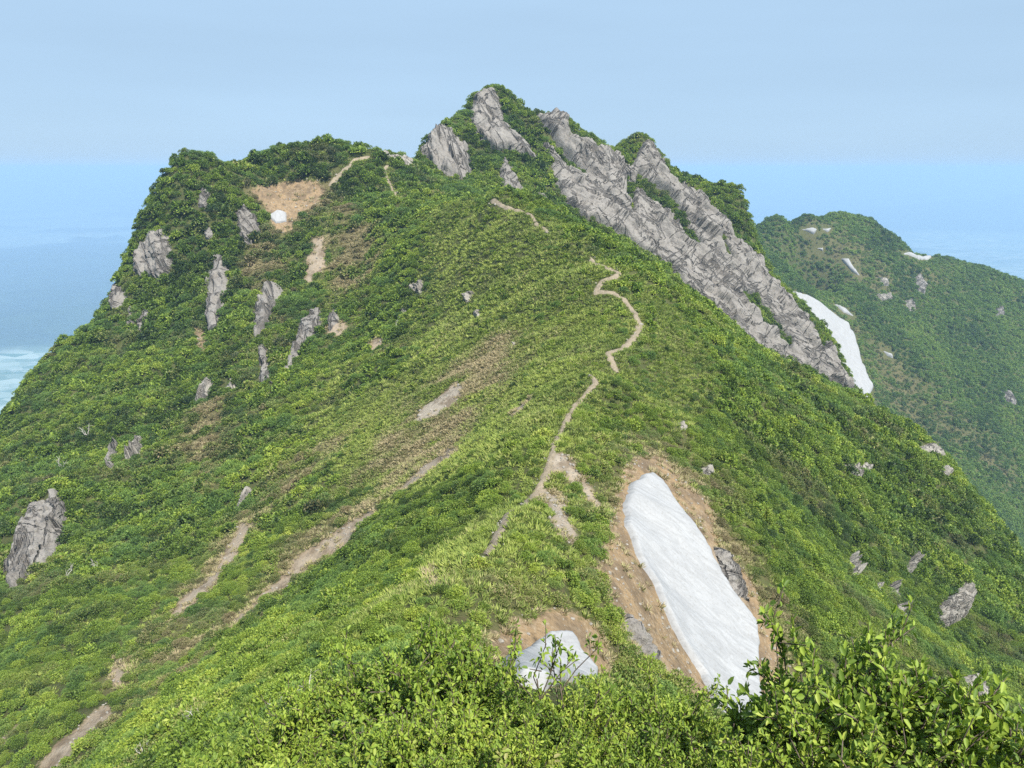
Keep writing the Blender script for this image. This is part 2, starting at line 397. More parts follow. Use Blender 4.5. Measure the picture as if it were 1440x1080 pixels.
SOIL = [
 [(352,268),(375,260),(400,256),(425,252),(458,266),(450,285),(425,300),(412,322),(398,328),(385,320),(372,292)],
 [(438,335),(456,332),(460,375),(442,395),(425,408),(430,380)],
 [(468,440),(480,452),(490,462),(470,482),(460,465)],
 [(516,480),(535,474),(540,488),(522,500)],
 [(530,712),(530,730),(500,752),(470,782),(430,804),(390,838),(330,884),(322,876),(380,822),(420,783),(450,760),(490,733)],
 [(640,624),(652,632),(600,670),(570,694),(556,692),(600,652)],
 [(752,558),(738,577),(718,590),(720,580),(743,562)],
 [(343,733),(356,745),(327,792),(302,828),(257,864),(238,890),(244,850),(286,818),(318,772)],
 [(163,920),(182,936),(172,970),(152,962)],
 [(50,1080),(105,1028),(148,990),(164,1000),(112,1052),(82,1085)],
 [(0,1038),(22,1022),(18,1046),(0,1056)],
 [(905,640),(932,640),(968,680),(1004,720),(1014,770),(1052,810),(1078,868),(1102,900),(1104,990),(1070,1010),(1020,1014),(940,955),(868,885),(842,800),(852,760),(866,700),(880,660)],
 [(668,902),(720,872),(780,860),(832,876),(866,930),(856,955),(800,975),(690,945)],
 [(1358,940),(1386,965),(1394,1012),(1368,1004)],
 [(1248,960),(1266,938),(1292,984),(1312,1002),(1260,1012)],
 [(270,462),(288,460),(291,498),(281,500)],
 [(600,800),(614,802),(620,828),(606,830)],
]
GRAVEL = [
 [(770,638),(792,638),(824,670),(852,720),(846,728),(815,692),(790,668),(772,668)],
 [(756,688),(790,698),(802,735),(818,768),(788,757),(763,716)],
 [(640,538),(655,545),(642,567),(612,588),(580,594),(594,574)],
 [(870,870),(890,880),(930,930),(935,955),(900,930)],
 [(1000,770),(1020,790),(1040,840),(1050,870),(1030,850),(1005,800)],
]
DRY = [
 [(885,615),(960,620),(1012,690),(1062,795),(1125,875),(1140,960),(1100,1000),(960,960),(850,900),(828,800),(845,700)],
 [(650,890),(720,855),(790,845),(850,870),(885,930),(860,960),(690,950)],
 [(700,535),(655,620),(545,702),(465,765),(385,845),(300,920),(200,1000),(120,1040),(200,940),(330,860),(425,745),(520,650),(600,580)],
 [(520,590),(445,660),(370,735),(330,790),(250,890),(150,990),(120,1000),(230,860),(320,740),(420,640)],
 [(700,465),(765,478),(700,560),(620,600),(560,640),(520,640),(600,540)],
 [(805,308),(850,328),(862,362),(822,352)],
 [(350,338),(392,328),(402,380),(362,422),(340,380)],
 [(345,262),(470,245),(470,285),(420,330),(380,330)],
 [(480,280),(560,330),(520,400),(470,420),(450,360)],
 [(250,600),(300,560),(330,620),(290,690),(240,660)],
]
DRY_FAR = [
 [(1138,428),(1172,424),(1222,468),(1300,538),(1440,680),(1440,700),(1380,650),(1290,602),(1240,560),(1215,490)],
 [(1115,330),(1160,318),(1220,350),(1260,400),(1230,420),(1180,380)],
 [(1280,370),(1330,365),(1340,400),(1300,400)],
]
MEADOW = [
 [(470,215),(560,235),(610,285),(700,285),(780,315),(835,365),(875,440),(900,480),(850,560),(780,600),(700,650),(600,690),(540,700),(470,690),(430,620),(480,480),(440,400),(460,300)],
 [(880,380),(950,430),(1000,520),(960,600),(900,560),(915,470)],
 [(620,760),(740,690),(800,590),(850,560),(800,720),(760,830),(640,840),(480,900),(420,930)],
]
SOIL_P = [lay(p) for p in SOIL]; GRAVEL_P = [lay(p) for p in GRAVEL]; DRY_P = [lay(p, 60) for p in DRY]
DRY_FAR_P = [lay(p, 160, 380) for p in DRY_FAR]; MEADOW_P = [lay(p, 120) for p in MEADOW]
def soil_at(x, y):
    s_ = field(x, y, SOIL_P, 1.5); g_ = field(x, y, GRAVEL_P, .9)
    return np.clip(np.maximum(g_*1.1+.35*fbm(x/2.2, y/2.2, 3, 98)*(g_ > .1), s_+.5*fbm(x/5+2, y/1.6, 3, 97)*sstep(0, .3, s_)*(1-.5*s_)), 0, 1)
def dry_at(x, y):
    n = fbm(x/11+7, y/4.5, 4, 95)
    d = np.maximum(field(x, y, DRY_P, 4.5), field(x, y, DRY_FAR_P, 14.)*.62)
    return np.clip(d*(.66+1.7*n), 0, 1)
def meadow_at(x, y): return field(x, y, MEADOW_P, 7.)

# ------------------------------------------------------------------ mountain terrain
def spaced(lo, hi, stops):
    out = [lo]; 
    while out[-1] < hi:
        x = out[-1]
        out.append(x + np.interp(x, [s[0] for s in stops], [s[1] for s in stops]))
    return np.array(out)
def int_spaced(pieces):
    out = []
    for a, b, s in pieces: out.append(np.arange(a, b, s))
    return np.concatenate(out).astype(float)
gx = int_spaced([(-7000,-2000,500),(-2000,-600,100),(-600,-230,20),(-230,160,1),(160,500,3),(500,700,10),(700,2000,100),(2000,7001,500)])
gy = int_spaced([(-7000,-1600,450),(-1600,-100,75),(-100,-10,10),(-10,350,1),(350,800,3),(800,1200,20),(1200,3000,120),(3000,9001,500)])
GX, GY = np.meshgrid(gx, gy)
inside = (GX >= TX0) & (GX <= TX0+TS*(TNX-1)) & (GY >= TY0) & (GY <= TY0+TS*(TNY-1))
GZ = np.where(inside, hq(GX, GY), 0.)
GZ[~inside] = height(GX[~inside], GY[~inside])
nx, ny = len(gx), len(gy)
ii = (np.arange(ny-1)[:,None]*nx+np.arange(nx-1)[None]).ravel()
me = mesh_from('mountain', np.stack([GX.ravel(), GY.ravel(), GZ.ravel()], 1), np.stack([ii, ii+1, ii+nx+1, ii+nx], 1), M_GROUND, True)
fx, fy = GX.ravel(), GY.ravel()
core = (np.abs(fx-150) < 460) & (fy > -12) & (fy < 800)
a = np.zeros(len(fx)); g = a.copy(); d = a.copy()
a[core] = soil_at(fx[core], fy[core]); g[core] = np.maximum(field(fx[core], fy[core], GRAVEL_P, 1.2), .65*field(fx[core], fy[core], SOIL_P[1:11], 2.)); d[core] = dry_at(fx[core], fy[core])
fattr(me, 'soil', a); fattr(me, 'grey', g); fattr(me, 'dry', d)
tag(link('mountain_terrain', me), kind='structure')

# ------------------------------------------------------------------ lowland plain with far hills
def plain_mesh():
    rad = np.concatenate([[0], 2500*1.028**np.arange(0, 118)]); rad = rad[rad < 62000]
    ang = np.linspace(0, 2*math.pi, 481)[:-1]
    RR, AA = np.meshgrid(rad, ang, indexing='ij')
    X = RR*np.sin(AA); Y = RR*np.cos(AA)
    n = fbm(X/4200, Y/2600, 5, 41)
    hills = sstep(.02, .30, n)*260*(1+.6*fbm(X/900, Y/900, 3, 43))*sstep(5000, 6500, RR)
    band = sstep(5300, 6300, RR)*(1-sstep(11500, 14500, RR))*sstep(-.2, .5, -AA+2*math.pi if False else np.where(X < 0, 1., .0))
    hills = np.maximum(hills*(1-.75*sstep(13500, 15000, RR)*(1-sstep(22000, 26000, RR))), band*(110+130*fbm(X/1300, Y/800, 4, 44)))
    hills = np.maximum(hills, 0)
    hills = hills + sstep(24000, 42000, RR)*np.maximum(0, fbm(X/9000, Y/9000, 4, 47)+.12)*520
    ml = np.exp(-((X+28000)/9000)**2-((Y-46000)/9000)**2)*1050*(1+.7*fbm(X/3500, Y/3500, 3, 49))
    ml = ml + np.exp(-((X-30000)/14000)**2-((Y-48000)/8000)**2)*900*(1+.5*fbm(X/3500, Y/3500, 3, 50))
    ml = ml + np.exp(-((X-13500)/5500)**2-((Y-17500)/2600)**2)*520*(1+.6*fbm(X/1800, Y/1500, 4, 51)) + np.exp(-((X+9000)/6000)**2-((Y-27000)/3000)**2)*420*(1+.6*fbm(X/1800, Y/1500, 4, 52))
    Z = np.minimum(-1160 + hills + ml, 8)
    V = np.stack([X.ravel(), Y.ravel(), Z.ravel()], 1)
    n_a, n_r = len(ang), len(rad)
    j = np.arange(n_r-1)[:,None]*n_a; k = np.arange(n_a)[None]; k2 = (np.arange(n_a)+1)[None] % n_a
    f = np.stack([(j+k).ravel(), (j+n_a+k).ravel(), (j+n_a+k2).ravel(), (j+k2).ravel()], 1)
    b = NB('farmland_and_woods'); P = b.pos()
    sp = b.n('ShaderNodeSeparateXYZ'); b.l(P, sp.inputs[0])
    hgt = b.mapr(b.math('ADD', sp.outputs[2], b.math('MULTIPLY', b.noise(P, .002, 4), 60)), -1115, -1085)
    vor = b.n('ShaderNodeTexVoronoi'); vor.inputs['Scale'].default_value = .0085; b.l(b.scaled(P, (1, 1.6, 1)), vor.inputs['Vector'])
    sep = b.n('ShaderNodeSeparateColor'); b.l(vor.outputs['Color'], sep.inputs[0])
    fields = b.mix(sep.outputs[0], (.08, .16, .08), (.40, .46, .37))
    town = b.mapr(b.noise(P, .0016, 6, .75), .50, .66)
    bits = b.mapr(b.noise(P, .03, 4, .8), .50, .58)
    c = b.mix(b.math('MULTIPLY', town, bits), fields, (.75, .75, .73))
    c = b.mix(hgt, c, b.mix(b.mapr(b.noise(P, .004, 4), .4, .6), (.020, .042, .020), (.035, .065, .028)))
    return mesh_from('plain', V, f, b.done(c, .95, .1), True)
tag(link('lowland_plain', plain_mesh()), kind='structure')

# ------------------------------------------------------------------ patches that lie on the slope: rock, snow
NO_PLANTS = []
def patch(poly, step, high, edge, kind, seed, jag=.5, spread=30, dmin=3, strips=False):
    P = lay(poly, spread, dmin); c = P.mean(0)
    N = nq(P[:,0], P[:,1], 3).mean(0); N /= np.linalg.norm(N)
    U = np.cross(N, [0, 0, 1.]); U /= np.linalg.norm(U); W = np.cross(N, U)      # U level, W down the fall line
    if W[2] > 0: W = -W
    q = np.stack([(P-c)@U, (P-c)@W], 1)
    lo = q.min(0)-edge-step*2; hi = q.max(0)+edge+step*2
    us = np.arange(lo[0], hi[0], step); ws = np.arange(lo[1], hi[1], step)
    UU, WW = np.meshgrid(us, ws)
    r = np.random.default_rng(seed)
    if kind == 'rock': UU = UU + r.uniform(-.25, .25, UU.shape)*step; WW = WW + r.uniform(-.25, .25, UU.shape)*step
    so = seed*17.3
    s = sdf(UU, WW, q) + jag*(1.25 if kind == 'rock' else .9)*fbm(UU/(jag*4)+so, WW/(jag*5), 4, seed, .65)
    G = c + UU[...,None]*U + WW[...,None]*W
    for _ in range(10): G += N*((hq(G[...,0], G[...,1])-G[...,2])*N[2]*.8)[...,None]
    t = np.clip(s/edge, -1, 1)
    if kind == 'snow':
        h = np.where(t > 0, high*(1-(1-np.clip(t, 0, 1))**3), t*high*1.2) + (.08*fbm(UU/3+so, WW/5, 3, seed)-.25*high*sstep(edge, edge*5, s))*(t > 0)
    else:
        size = min(float(np.minimum(*(hi-lo))), 26.)
        prof = np.where(t > 0, 1-(1-np.clip(t, 0, 1))**2, t*.9)
        def blocks(cell, sd2, st=1.7):
            ru, rw = .86*UU+.5*WW, .86*WW-.5*UU
            gx_, gy_ = ru/cell+.25*fbm(ru/cell+so, rw/cell, 2, sd2), rw/(cell*st)
            bi = np.full(UU.shape, 9.); hh = np.zeros(UU.shape)
            for ox in (-1, 0, 1):
                for oy in (-1, 0, 1):
                    cx = np.floor(gx_)+ox; cy = np.floor(gy_)+oy
                    jx = _hash(cx.astype(np.int64), cy.astype(np.int64), sd2); jy = _hash(cx.astype(np.int64), cy.astype(np.int64), sd2+1)
                    o_ = _hash(cx.astype(np.int64), cy.astype(np.int64), sd2+2); tx = _hash(cx.astype(np.int64), cy.astype(np.int64), sd2+3)-.5; ty = _hash(cx.astype(np.int64), cy.astype(np.int64), sd2+4)-.5
                    ddx = gx_-cx-jx; ddy = gy_-cy-jy; dd = ddx*ddx+ddy*ddy
                    val = o_*.8+2.0*tx*ddx+1.6*ty*ddy
                    m = dd < bi; bi = np.where(m, dd, bi); hh = np.where(m, val, hh)
            return hh-.5
        big = max(1.2, size*.28)
        h = high*prof*(1+.55*blocks(big, seed)) + np.where(t > 0, 1, 0)*high*(.55*blocks(big*.42, seed+9, 2.4) + .22*blocks(big*.17, seed+19, 2.0) + .07*blocks(big*.08, seed+29, 1.6))
    if strips:      # gullies in the face where bushes stand
        gr = field(G[...,0].ravel(), G[...,1].ravel(), STRIPS_P, .6).reshape(h.shape); h = h*(1-gr)-.9*gr
    V = G + N*h[...,None]
    nu, nw = len(us), len(ws)
    i = (np.arange(nw-1)[:,None]*nu+np.arange(nu-1)[None])
    keep = (np.maximum.reduce([s[:-1,:-1], s[1:,:-1], s[:-1,1:], s[1:,1:]]) > -edge*.7)
    i = i[keep]
    Fc = np.stack([i, i+1, i+nu+1, i+nu], 1)
    used = np.unique(Fc); remap = np.full(nu*nw, -1); remap[used] = np.arange(len(used))
    V = V.reshape(-1, 3)[used]; Fc = remap[Fc]
    n0 = np.cross(V[Fc[0,1]]-V[Fc[0,0]], V[Fc[0,2]]-V[Fc[0,0]])
    if n0@N < 0: Fc = Fc[:, ::-1]
    return P, c, V, Fc, UU.ravel()[used], WW.ravel()[used]
GREEN_STRIPS = [
 [(744,167),(770,184),(782,205),(800,228),(826,252),(815,249),(795,234),(775,214),(756,196)],
 [(878,250),(893,264),(889,280),(888,305),(884,300),(880,280)],
 [(895,248),(915,260),(941,273),(962,305),(962,333),(940,302),(922,289),(891,267)],
 [(958,246),(1003,258),(1046,280),(1053,313),(1066,350),(1052,352),(1030,327),(1000,294),(973,268)],
 [(953,293),(970,325),(989,352),(958,337)],
 [(1035,411),(1061,416),(1109,477),(1106,496),(1087,470),(1059,442)],
 [(1139,465),(1154,465),(1159,495),(1146,492)],
 [(791,178),(800,166),(814,169),(831,186),(842,200),(827,198),(800,195)],
 [(868,218),(883,200),(900,188),(908,196),(891,231),(880,242)],
 [(1003,318),(1014,330),(1030,372),(1018,365)],
 [(925,225),(940,240),(962,262),(950,262),(932,245)],
]
STRIPS_P = [lay(p, 60, 262) for p in GREEN_STRIPS]
ROCK_THINGS = [
 ('rock_cliff', 'wide grey rock face streaked with green strips under the right skyline of the peak', 'cliff', None, .5, 3.6, 2.5, 'g', 1.2,
  [(754,166),(780,158),(800,170),(835,203),(848,212),(872,218),(890,202),(905,196),(925,221),(945,250),(975,264),(1010,298),(1035,337),(1053,353),(1073,382),(1108,416),(1147,462),(1177,512),(1200,558),
   (1173,546),(1140,522),(1100,506),(1053,494),(1020,458),(993,433),(955,404),(942,378),(890,344),(857,324),(813,307),(790,285),(772,225),(757,190)]),
 # (name, label, category, group, step, height, edge, material, jag, outline)
 ('rock_outcrop', 'rounded grey boulder-like crag at the left foot of the highest peak', 'rock', 'crags of the highest peak', .4, 4.5, 4.5, 'g', .8, [(589,210),(595,197),(608,181),(623,174),(632,182),(647,195),(661,210),(663,247),(650,253),(627,252),(613,243),(600,228)]),
 ('rock_outcrop', 'tall grey rock face forming the very top of the highest peak', 'rock', 'crags of the highest peak', .4, 2.6, 2.5, 'g', .9, [(660,163),(664,141),(680,123),(698,125),(709,152),(710,173),(727,187),(747,207),(757,227),(733,222),(713,213),(693,212),(677,199),(663,180)]),
 ('rock_outcrop', 'narrow grey rib of rock below the grassy ledge of the highest peak', 'rock', 'crags of the highest peak', .35, 2.2, 2, 'g', .6, [(703,230),(710,223),(720,237),(727,250),(737,270),(740,280),(713,270),(702,257)]),
 ('rock_outcrop', 'flat grey cap of rock on the second summit right of the highest peak', 'rock', 'crags of the highest peak', .4, 1.6, 2, 'g', .6, [(752,165),(763,157),(780,160),(797,168),(793,184),(780,181),(763,176)]),
 ('rock_slab', 'long upper grey slab falling from the second summit to the right', 'rock', 'grey slabs of the peak', .4, 2.4, 2.4, 'g', .5, [(773,188),(790,190),(800,200),(830,197),(843,213),(860,233),(877,257),(885,280),(883,307),(863,280),(847,257),(827,240),(810,227),(787,210)]),
 ('rock_slab', 'cracked grey slab just below the long upper slab, above the grassy hump', 'rock', 'grey slabs of the peak', .4, 2.4, 2.4, 'g', .5, [(790,247),(803,240),(817,257),(840,270),(847,290),(863,303),(880,332),(857,322),(833,312),(813,303),(800,277)]),
 ('rock_slab', 'broad grey slab below the right-hand pinnacle with a green gully on its left', 'rock', 'grey slabs of the peak', .4, 2.4, 2.4, 'g', .5, [(890,275),(897,270),(923,290),(940,317),(957,340),(960,387),(940,376),(913,355),(890,342)]),
 ('rock_outcrop', 'grey rock side of the right-hand pinnacle with bushes on its left', 'rock', 'crags of the highest peak', .4, 2.2, 2.4, 'g', .8, [(883,243),(903,207),(910,196),(927,223),(947,250),(960,267),(960,300),(940,267),(920,253),(900,247)]),
 ('rock_outcrop', 'slim grey pillar of rock in the notch left of the right-hand pinnacle', 'rock', 'crags of the highest peak', .35, 2.0, 2, 'g', .5, [(843,207),(857,209),(868,230),(881,247),(863,239),(847,222)]),
 ('rock_outcrop', 'small pale rock rib on the green slope under the summit', 'rock', 'crags of the highest peak', .3, 1.2, 1.2, 'p', .4, [(752,272),(760,267),(770,283),(783,301),(763,292)]),
 ('rock_slab', 'uppermost grey slab along the right skyline of the peak', 'rock', 'grey slabs of the peak', .4, 2.4, 2.4, 'g', .5, [(960,259),(980,272),(1003,302),(1027,325),(1037,349),(1020,361),(1000,348),(980,318),(960,294)]),
 ('rock_slab', 'largest grey slab low on the right flank of the peak beside the green ridge', 'rock', 'grey slabs of the peak', .4, 2.4, 2.4, 'g', .5, [(956,342),(980,350),(1003,387),(1037,420),(1057,453),(1085,487),(1088,505),(1053,492),(1020,455),(993,429),(958,402)]),
 ('rock_slab', 'broken grey slab under the tree-topped shoulder on the right skyline', 'rock', 'grey slabs of the peak', .4, 2.4, 2.4, 'g', .5, [(1035,352),(1070,362),(1087,382),(1105,405),(1117,433),(1105,438),(1087,428),(1060,410),(1037,389)]),
 ('rock_slab', 'lowest grey slab tapering down beside the long white snow gully', 'rock', 'grey slabs of the peak', .4, 2.4, 2.4, 'g', .5, [(1087,437),(1118,438),(1145,462),(1170,502),(1190,530),(1202,556),(1173,545),(1140,519),(1107,489)]),
 ('rock_slab', 'middle grey slab between the pinnacle and the right skyline', 'rock', 'grey slabs of the peak', .4, 1.8, 2.5, 'g', .9, [(965,305),(990,325),(1015,365),(1035,395),(1050,430),(1025,412),(1000,375),(970,345)]),
 ('rock_outcrop', 'large grey crag on the upper left flank of the left peak', 'rock', 'crags of the left peak', .35, 2.6, 2.4, 'g', .8, [(188,373),(197,347),(213,327),(233,323),(240,347),(245,377),(233,390),(230,402),(213,391),(190,391)]),
 ('rock_outcrop', 'long upright grey spear of rock in the middle of the left peak', 'rock', 'crags of the left peak', .35, 2.2, 2.0, 'g', .6, [(289,395),(300,360),(313,362),(322,380),(323,413),(313,443),(304,469),(292,467),(289,427)]),
 ('rock_outcrop', 'oval grey rock left of the sandy landslide scar', 'rock', 'crags of the left peak', .35, 2.0, 2.0, 'g', .6, [(332,300),(343,290),(360,303),(368,323),(350,348),(336,338)]),
 ('rock_outcrop', 'upright grey rock rib below the brown gully of the left peak', 'rock', 'crags of the left peak', .35, 2.2, 2.0, 'g', .6, [(356,439),(367,407),(383,399),(401,412),(384,438),(371,469),(357,478)]),
 ('rock_outcrop', 'shaded grey crag on the left skyline edge of the left peak', 'rock', 'crags of the left peak', .35, 2.2, 2.0, 'g', .6, [(156,420),(167,397),(178,413),(176,445),(160,438)]),
 ('rock_outcrop', 'small pointed grey rock below the large crag of the left peak', 'rock', 'crags of the left peak', .3, 1.8, 1.6, 'g', .5, [(191,462),(203,426),(214,443),(197,469)]),
 ('rock_outcrop', 'thin dark rock fin beside the pointed rock of the left peak', 'rock', 'crags of the left peak', .3, 1.6, 1.3, 'g', .4, [(177,449),(185,428),(189,455),(180,472)]),
 ('rock_outcrop', 'narrow grey pillar standing in dark bushes below the left peak', 'rock', 'crags of the left peak', .3, 2.0, 1.4, 'g', .4, [(362,492),(374,486),(383,540),(365,542)]),
 ('rock_outcrop', 'ragged pale rock rib running down the slope left of the meadow', 'rock', 'crags of the left peak', .3, 1.5, 1.5, 'g', .6, [(435,434),(450,436),(454,460),(434,482),(404,522),(398,526),(410,490)]),
 ('rock_outcrop', 'small pale rock right of the ragged pale rib', 'rock', 'crags of the left peak', .3, 1.2, 1.2, 'g', .4, [(460,450),(472,437),(479,450),(463,468)]),
 ('rock_outcrop', 'thin strip of pale rock above the scrub on the upper left peak', 'rock', 'crags of the left peak', .3, 1.2, 1.1, 'g', .4, [(283,262),(296,275),(290,300),(278,296)]),
 ('rock_outcrop', 'small grey slab between the upper pale strip and the spear of rock', 'rock', 'crags of the left peak', .3, 1.3, 1.2, 'g', .4, [(286,330),(293,317),(302,333),(290,338)]),
 ('cliff', 'big grey cliff with dark left edge at the left border of the picture', 'cliff', None, .25, 2.4, 1.6, 'g', .6, [(8,792),(25,742),(45,712),(80,690),(93,702),(92,750),(86,780),(60,802),(15,832),(8,822)]),
 ('rock_outcrop', 'upright grey rock right of the bleached branch on the left slope', 'rock', 'small rocks on the left slope', .2, 2.3, .8, 'g', .3, [(149,660),(160,617),(169,630),(160,664)]),
 ('rock_outcrop', 'dark-creviced pale rocks beside the upright grey rock on the left slope', 'rock', 'small rocks on the left slope', .2, 2.3, .8, 'p', .3, [(177,652),(190,618),(204,620),(198,639)]),
 ('rock_outcrop', 'pale finger of rock below the centre of the left peak', 'rock', 'small rocks on the left slope', .25, 1.2, 1.0, 'p', .3, [(275,568),(293,531),(303,533),(294,562)]),
 ('rock_outcrop', 'short pale rock just right of the pale finger of rock', 'rock', 'small rocks on the left slope', .25, 1.0, .9, 'p', .3, [(317,551),(326,532),(332,546)]),
 ('rock_outcrop', 'pair of white rocks at the top of the pink soil streak', 'rock', 'small rocks on the left slope', .2, .9, .8, 'p', .3, [(332,718),(347,683),(358,693),(341,719)]),
 ('boulder', 'jagged white rock high in the middle of the meadow slope', 'rock', 'rocks in the middle slope', .25, 1.2, 1.0, 'p', .3, [(576,402),(597,396),(592,416),(576,412)]),
 ('boulder', 'upper of the two pale rocks among bushes under the hump', 'rock', 'rocks in the middle slope', .25, 1.7, 1.0, 'p', .3, [(651,422),(668,409),(658,429)]),
 ('boulder', 'lower of the two pale rocks among bushes under the hump', 'rock', 'rocks in the middle slope', .25, 1.0, .9, 'p', .3, [(664,443),(675,436),(673,449)]),
 ('boulder', 'tiny white rock in brown grass left of the trail bend', 'rock', 'rocks in the middle slope', .2, .8, .7, 'p', .2, [(719,486),(726,482),(724,491)]),
 ('boulder', 'thin row of white stones on the slope left of the two pale rocks', 'rock', 'rocks in the middle slope', .25, .8, .8, 'p', .3, [(555,458),(568,432),(573,436),(560,462)]),
 ('boulder', 'weathered grey outcrop on the skyline where the trail meets the ridge', 'rock', 'rocks in the middle slope', .3, 1.3, 1.3, 'p', .5, [(532,214),(556,211),(580,228),(592,243),(575,238),(552,228)]),
 ('boulder', 'three pale stones in a row on the right green flank', 'rock', 'rocks on the right flank', .22, 1.0, .9, 'p', .4, [(1182,656),(1195,652),(1227,654),(1222,668),(1203,676)]),
 ('boulder', 'pale rock ledge under brown grass on the right skyline spur', 'rock', 'rocks on the right flank', .25, 1.1, 1.0, 'p', .4, [(1289,632),(1310,624),(1331,646),(1300,642)]),
 ('boulder', 'white rock ledge just below the spur ledge on the right skyline', 'rock', 'rocks on the right flank', .25, 1.0, .9, 'p', .4, [(1315,668),(1325,655),(1336,668),(1330,676)]),
 ('boulder', 'upright white rock nearest to the snow strip on the right flank', 'rock', 'rocks on the right flank', .2, 2.1, .8, 'p', .3, [(1189,786),(1203,773),(1204,817),(1193,810)]),
 ('boulder', 'pale upright rock in bushes above the big light rock', 'rock', 'rocks on the right flank', .2, 2.1, .8, 'p', .3, [(1269,802),(1283,773),(1288,790),(1278,809)]),
 ('boulder', 'big light grey rock with dark folds at the right of the green flank', 'rock', 'rocks on the right flank', .15, 2.2, 1.0, 'p', .3, [(1314,878),(1316,853),(1337,836),(1360,815),(1366,847),(1353,871),(1330,885)]),
 ('boulder', 'squat pale rock left of the row of rock teeth on the right flank', 'rock', 'rocks on the right flank', .18, 1.5, .7, 'p', .25, [(1221,826),(1237,819),(1234,838)]),
 ('boulder', 'tooth-like pale rock in the middle of the right flank rocks', 'rock', 'rocks on the right flank', .18, 1.7, .7, 'p', .25, [(1249,825),(1257,818),(1258,847),(1252,848)]),
 ('boulder', 'broad broken pale rock at the foot of the rock teeth', 'rock', 'rocks on the right flank', .18, 1.5, .7, 'p', .3, [(1256,855),(1275,849),(1285,847),(1266,873)]),
 ('boulder', 'small pinkish rock just below the big light grey rock', 'rock', 'rocks on the right flank', .15, .8, .6, 'p', .2, [(1335,911),(1350,908),(1347,924)]),
 ('boulder', 'rubble of pale pink stones in the gully at the right edge', 'rock', 'rocks on the right flank', .18, .8, .7, 'p', .4, [(1352,952),(1370,948),(1386,970),(1392,1004),(1372,1008),(1360,980)]),
 ('boulder', 'pale rock in the bottom right corner of the picture', 'rock', 'rocks on the right flank', .12, .8, .5, 'p', .2, [(1424,1040),(1440,1012),(1450,1050),(1432,1062)]),
 ('boulder', 'white rock beside the right trail edge of the snow hollow', 'rock', 'rocks on the right flank', .15, .7, .6, 'p', .2, [(952,596),(960,594),(966,604),(958,608)]),
 ('boulder', 'pale rock right above the tan soil around the long snow patch', 'rock', 'rocks on the right flank', .15, .8, .7, 'p', .3, [(985,660),(1000,655),(1003,668),(990,670)]),
 ('boulder', 'grey rubble rib on the soil left of the long snow patch', 'rock', 'rocks on the right flank', .12, .6, .6, 'g', .3, [(872,862),(888,868),(912,905),(930,940),(905,925),(885,895)]),
 ('boulder', 'grey rubble on the soil bank right of the long snow patch', 'rock', 'rocks on the right flank', .15, .8, .7, 'g', .3, [(1002,770),(1018,778),(1040,820),(1054,850),(1034,838),(1012,808)]),
 # far hillside across the valley
 ('rock_outcrop', 'tall grey rock pillar in the middle of the far right hillside', 'rock', 'rocks on the far hillside', .8, 3.0, 2.5, 'g', 1., [(1283,392),(1295,385),(1302,402),(1300,416),(1288,410)]),
 ('rock_outcrop', 'pale slanting rock under the short snow strip of the far hillside', 'rock', 'rocks on the far hillside', .8, 2.5, 2.5, 'p', 1., [(1234,393),(1246,390),(1252,404),(1240,404)]),
 ('rock_outcrop', 'white rock in trees low on the far hillside', 'rock', 'rocks on the far hillside', .8, 2.5, 2.5, 'p', 1., [(1272,423),(1282,421),(1288,436),(1278,440)]),
 ('rock_outcrop', 'grey crag at the right border of the far hillside', 'rock', 'rocks on the far hillside', .8, 3.0, 2.5, 'g', 1., [(1398,435),(1410,430),(1411,446),(1400,448)]),
 ('rock_outcrop', 'pale rock slide near the right border below the far skyline', 'rock', 'rocks on the far hillside', .8, 2.0, 2.5, 'g', 1., [(1405,552),(1420,550),(1432,568),(1420,572)]),
 ('rock_outcrop', 'broken pale rocks left of the grey pillar on the far hillside', 'rock', 'rocks on the far hillside', .8, 2.2, 2.5, 'p', 1., [(1232,415),(1250,412),(1256,422),(1240,426)]),
]
for k, (nm, lab, cat, grp, st, hg, ed, mt, jag, poly) in enumerate(ROCK_THINGS):
    far = grp == 'rocks on the far hillside'; pk = nm == 'rock_cliff' or ('peak' in (grp or '') and 'left' not in grp)
    P, c, V, Fc, uu, ww = patch(poly, st, hg, ed, 'rock', 100+k*7, jag, 90 if far else (60 if nm == 'rock_cliff' else 30), 380 if far else (262 if pk else 3), pk)
    me = mesh_from(nm, V-c, Fc, M_ROCK if mt == 'g' else M_PALE, st > .3 and not far); fattr(me, 'across', uu+k*31.7); fattr(me, 'down', ww+k*13.1)
    tag(link(nm, me, None, c), lab, cat, grp); NO_PLANTS.append((P, -.7 if pk else (-.4 if st >= .35 else -.05), pk))
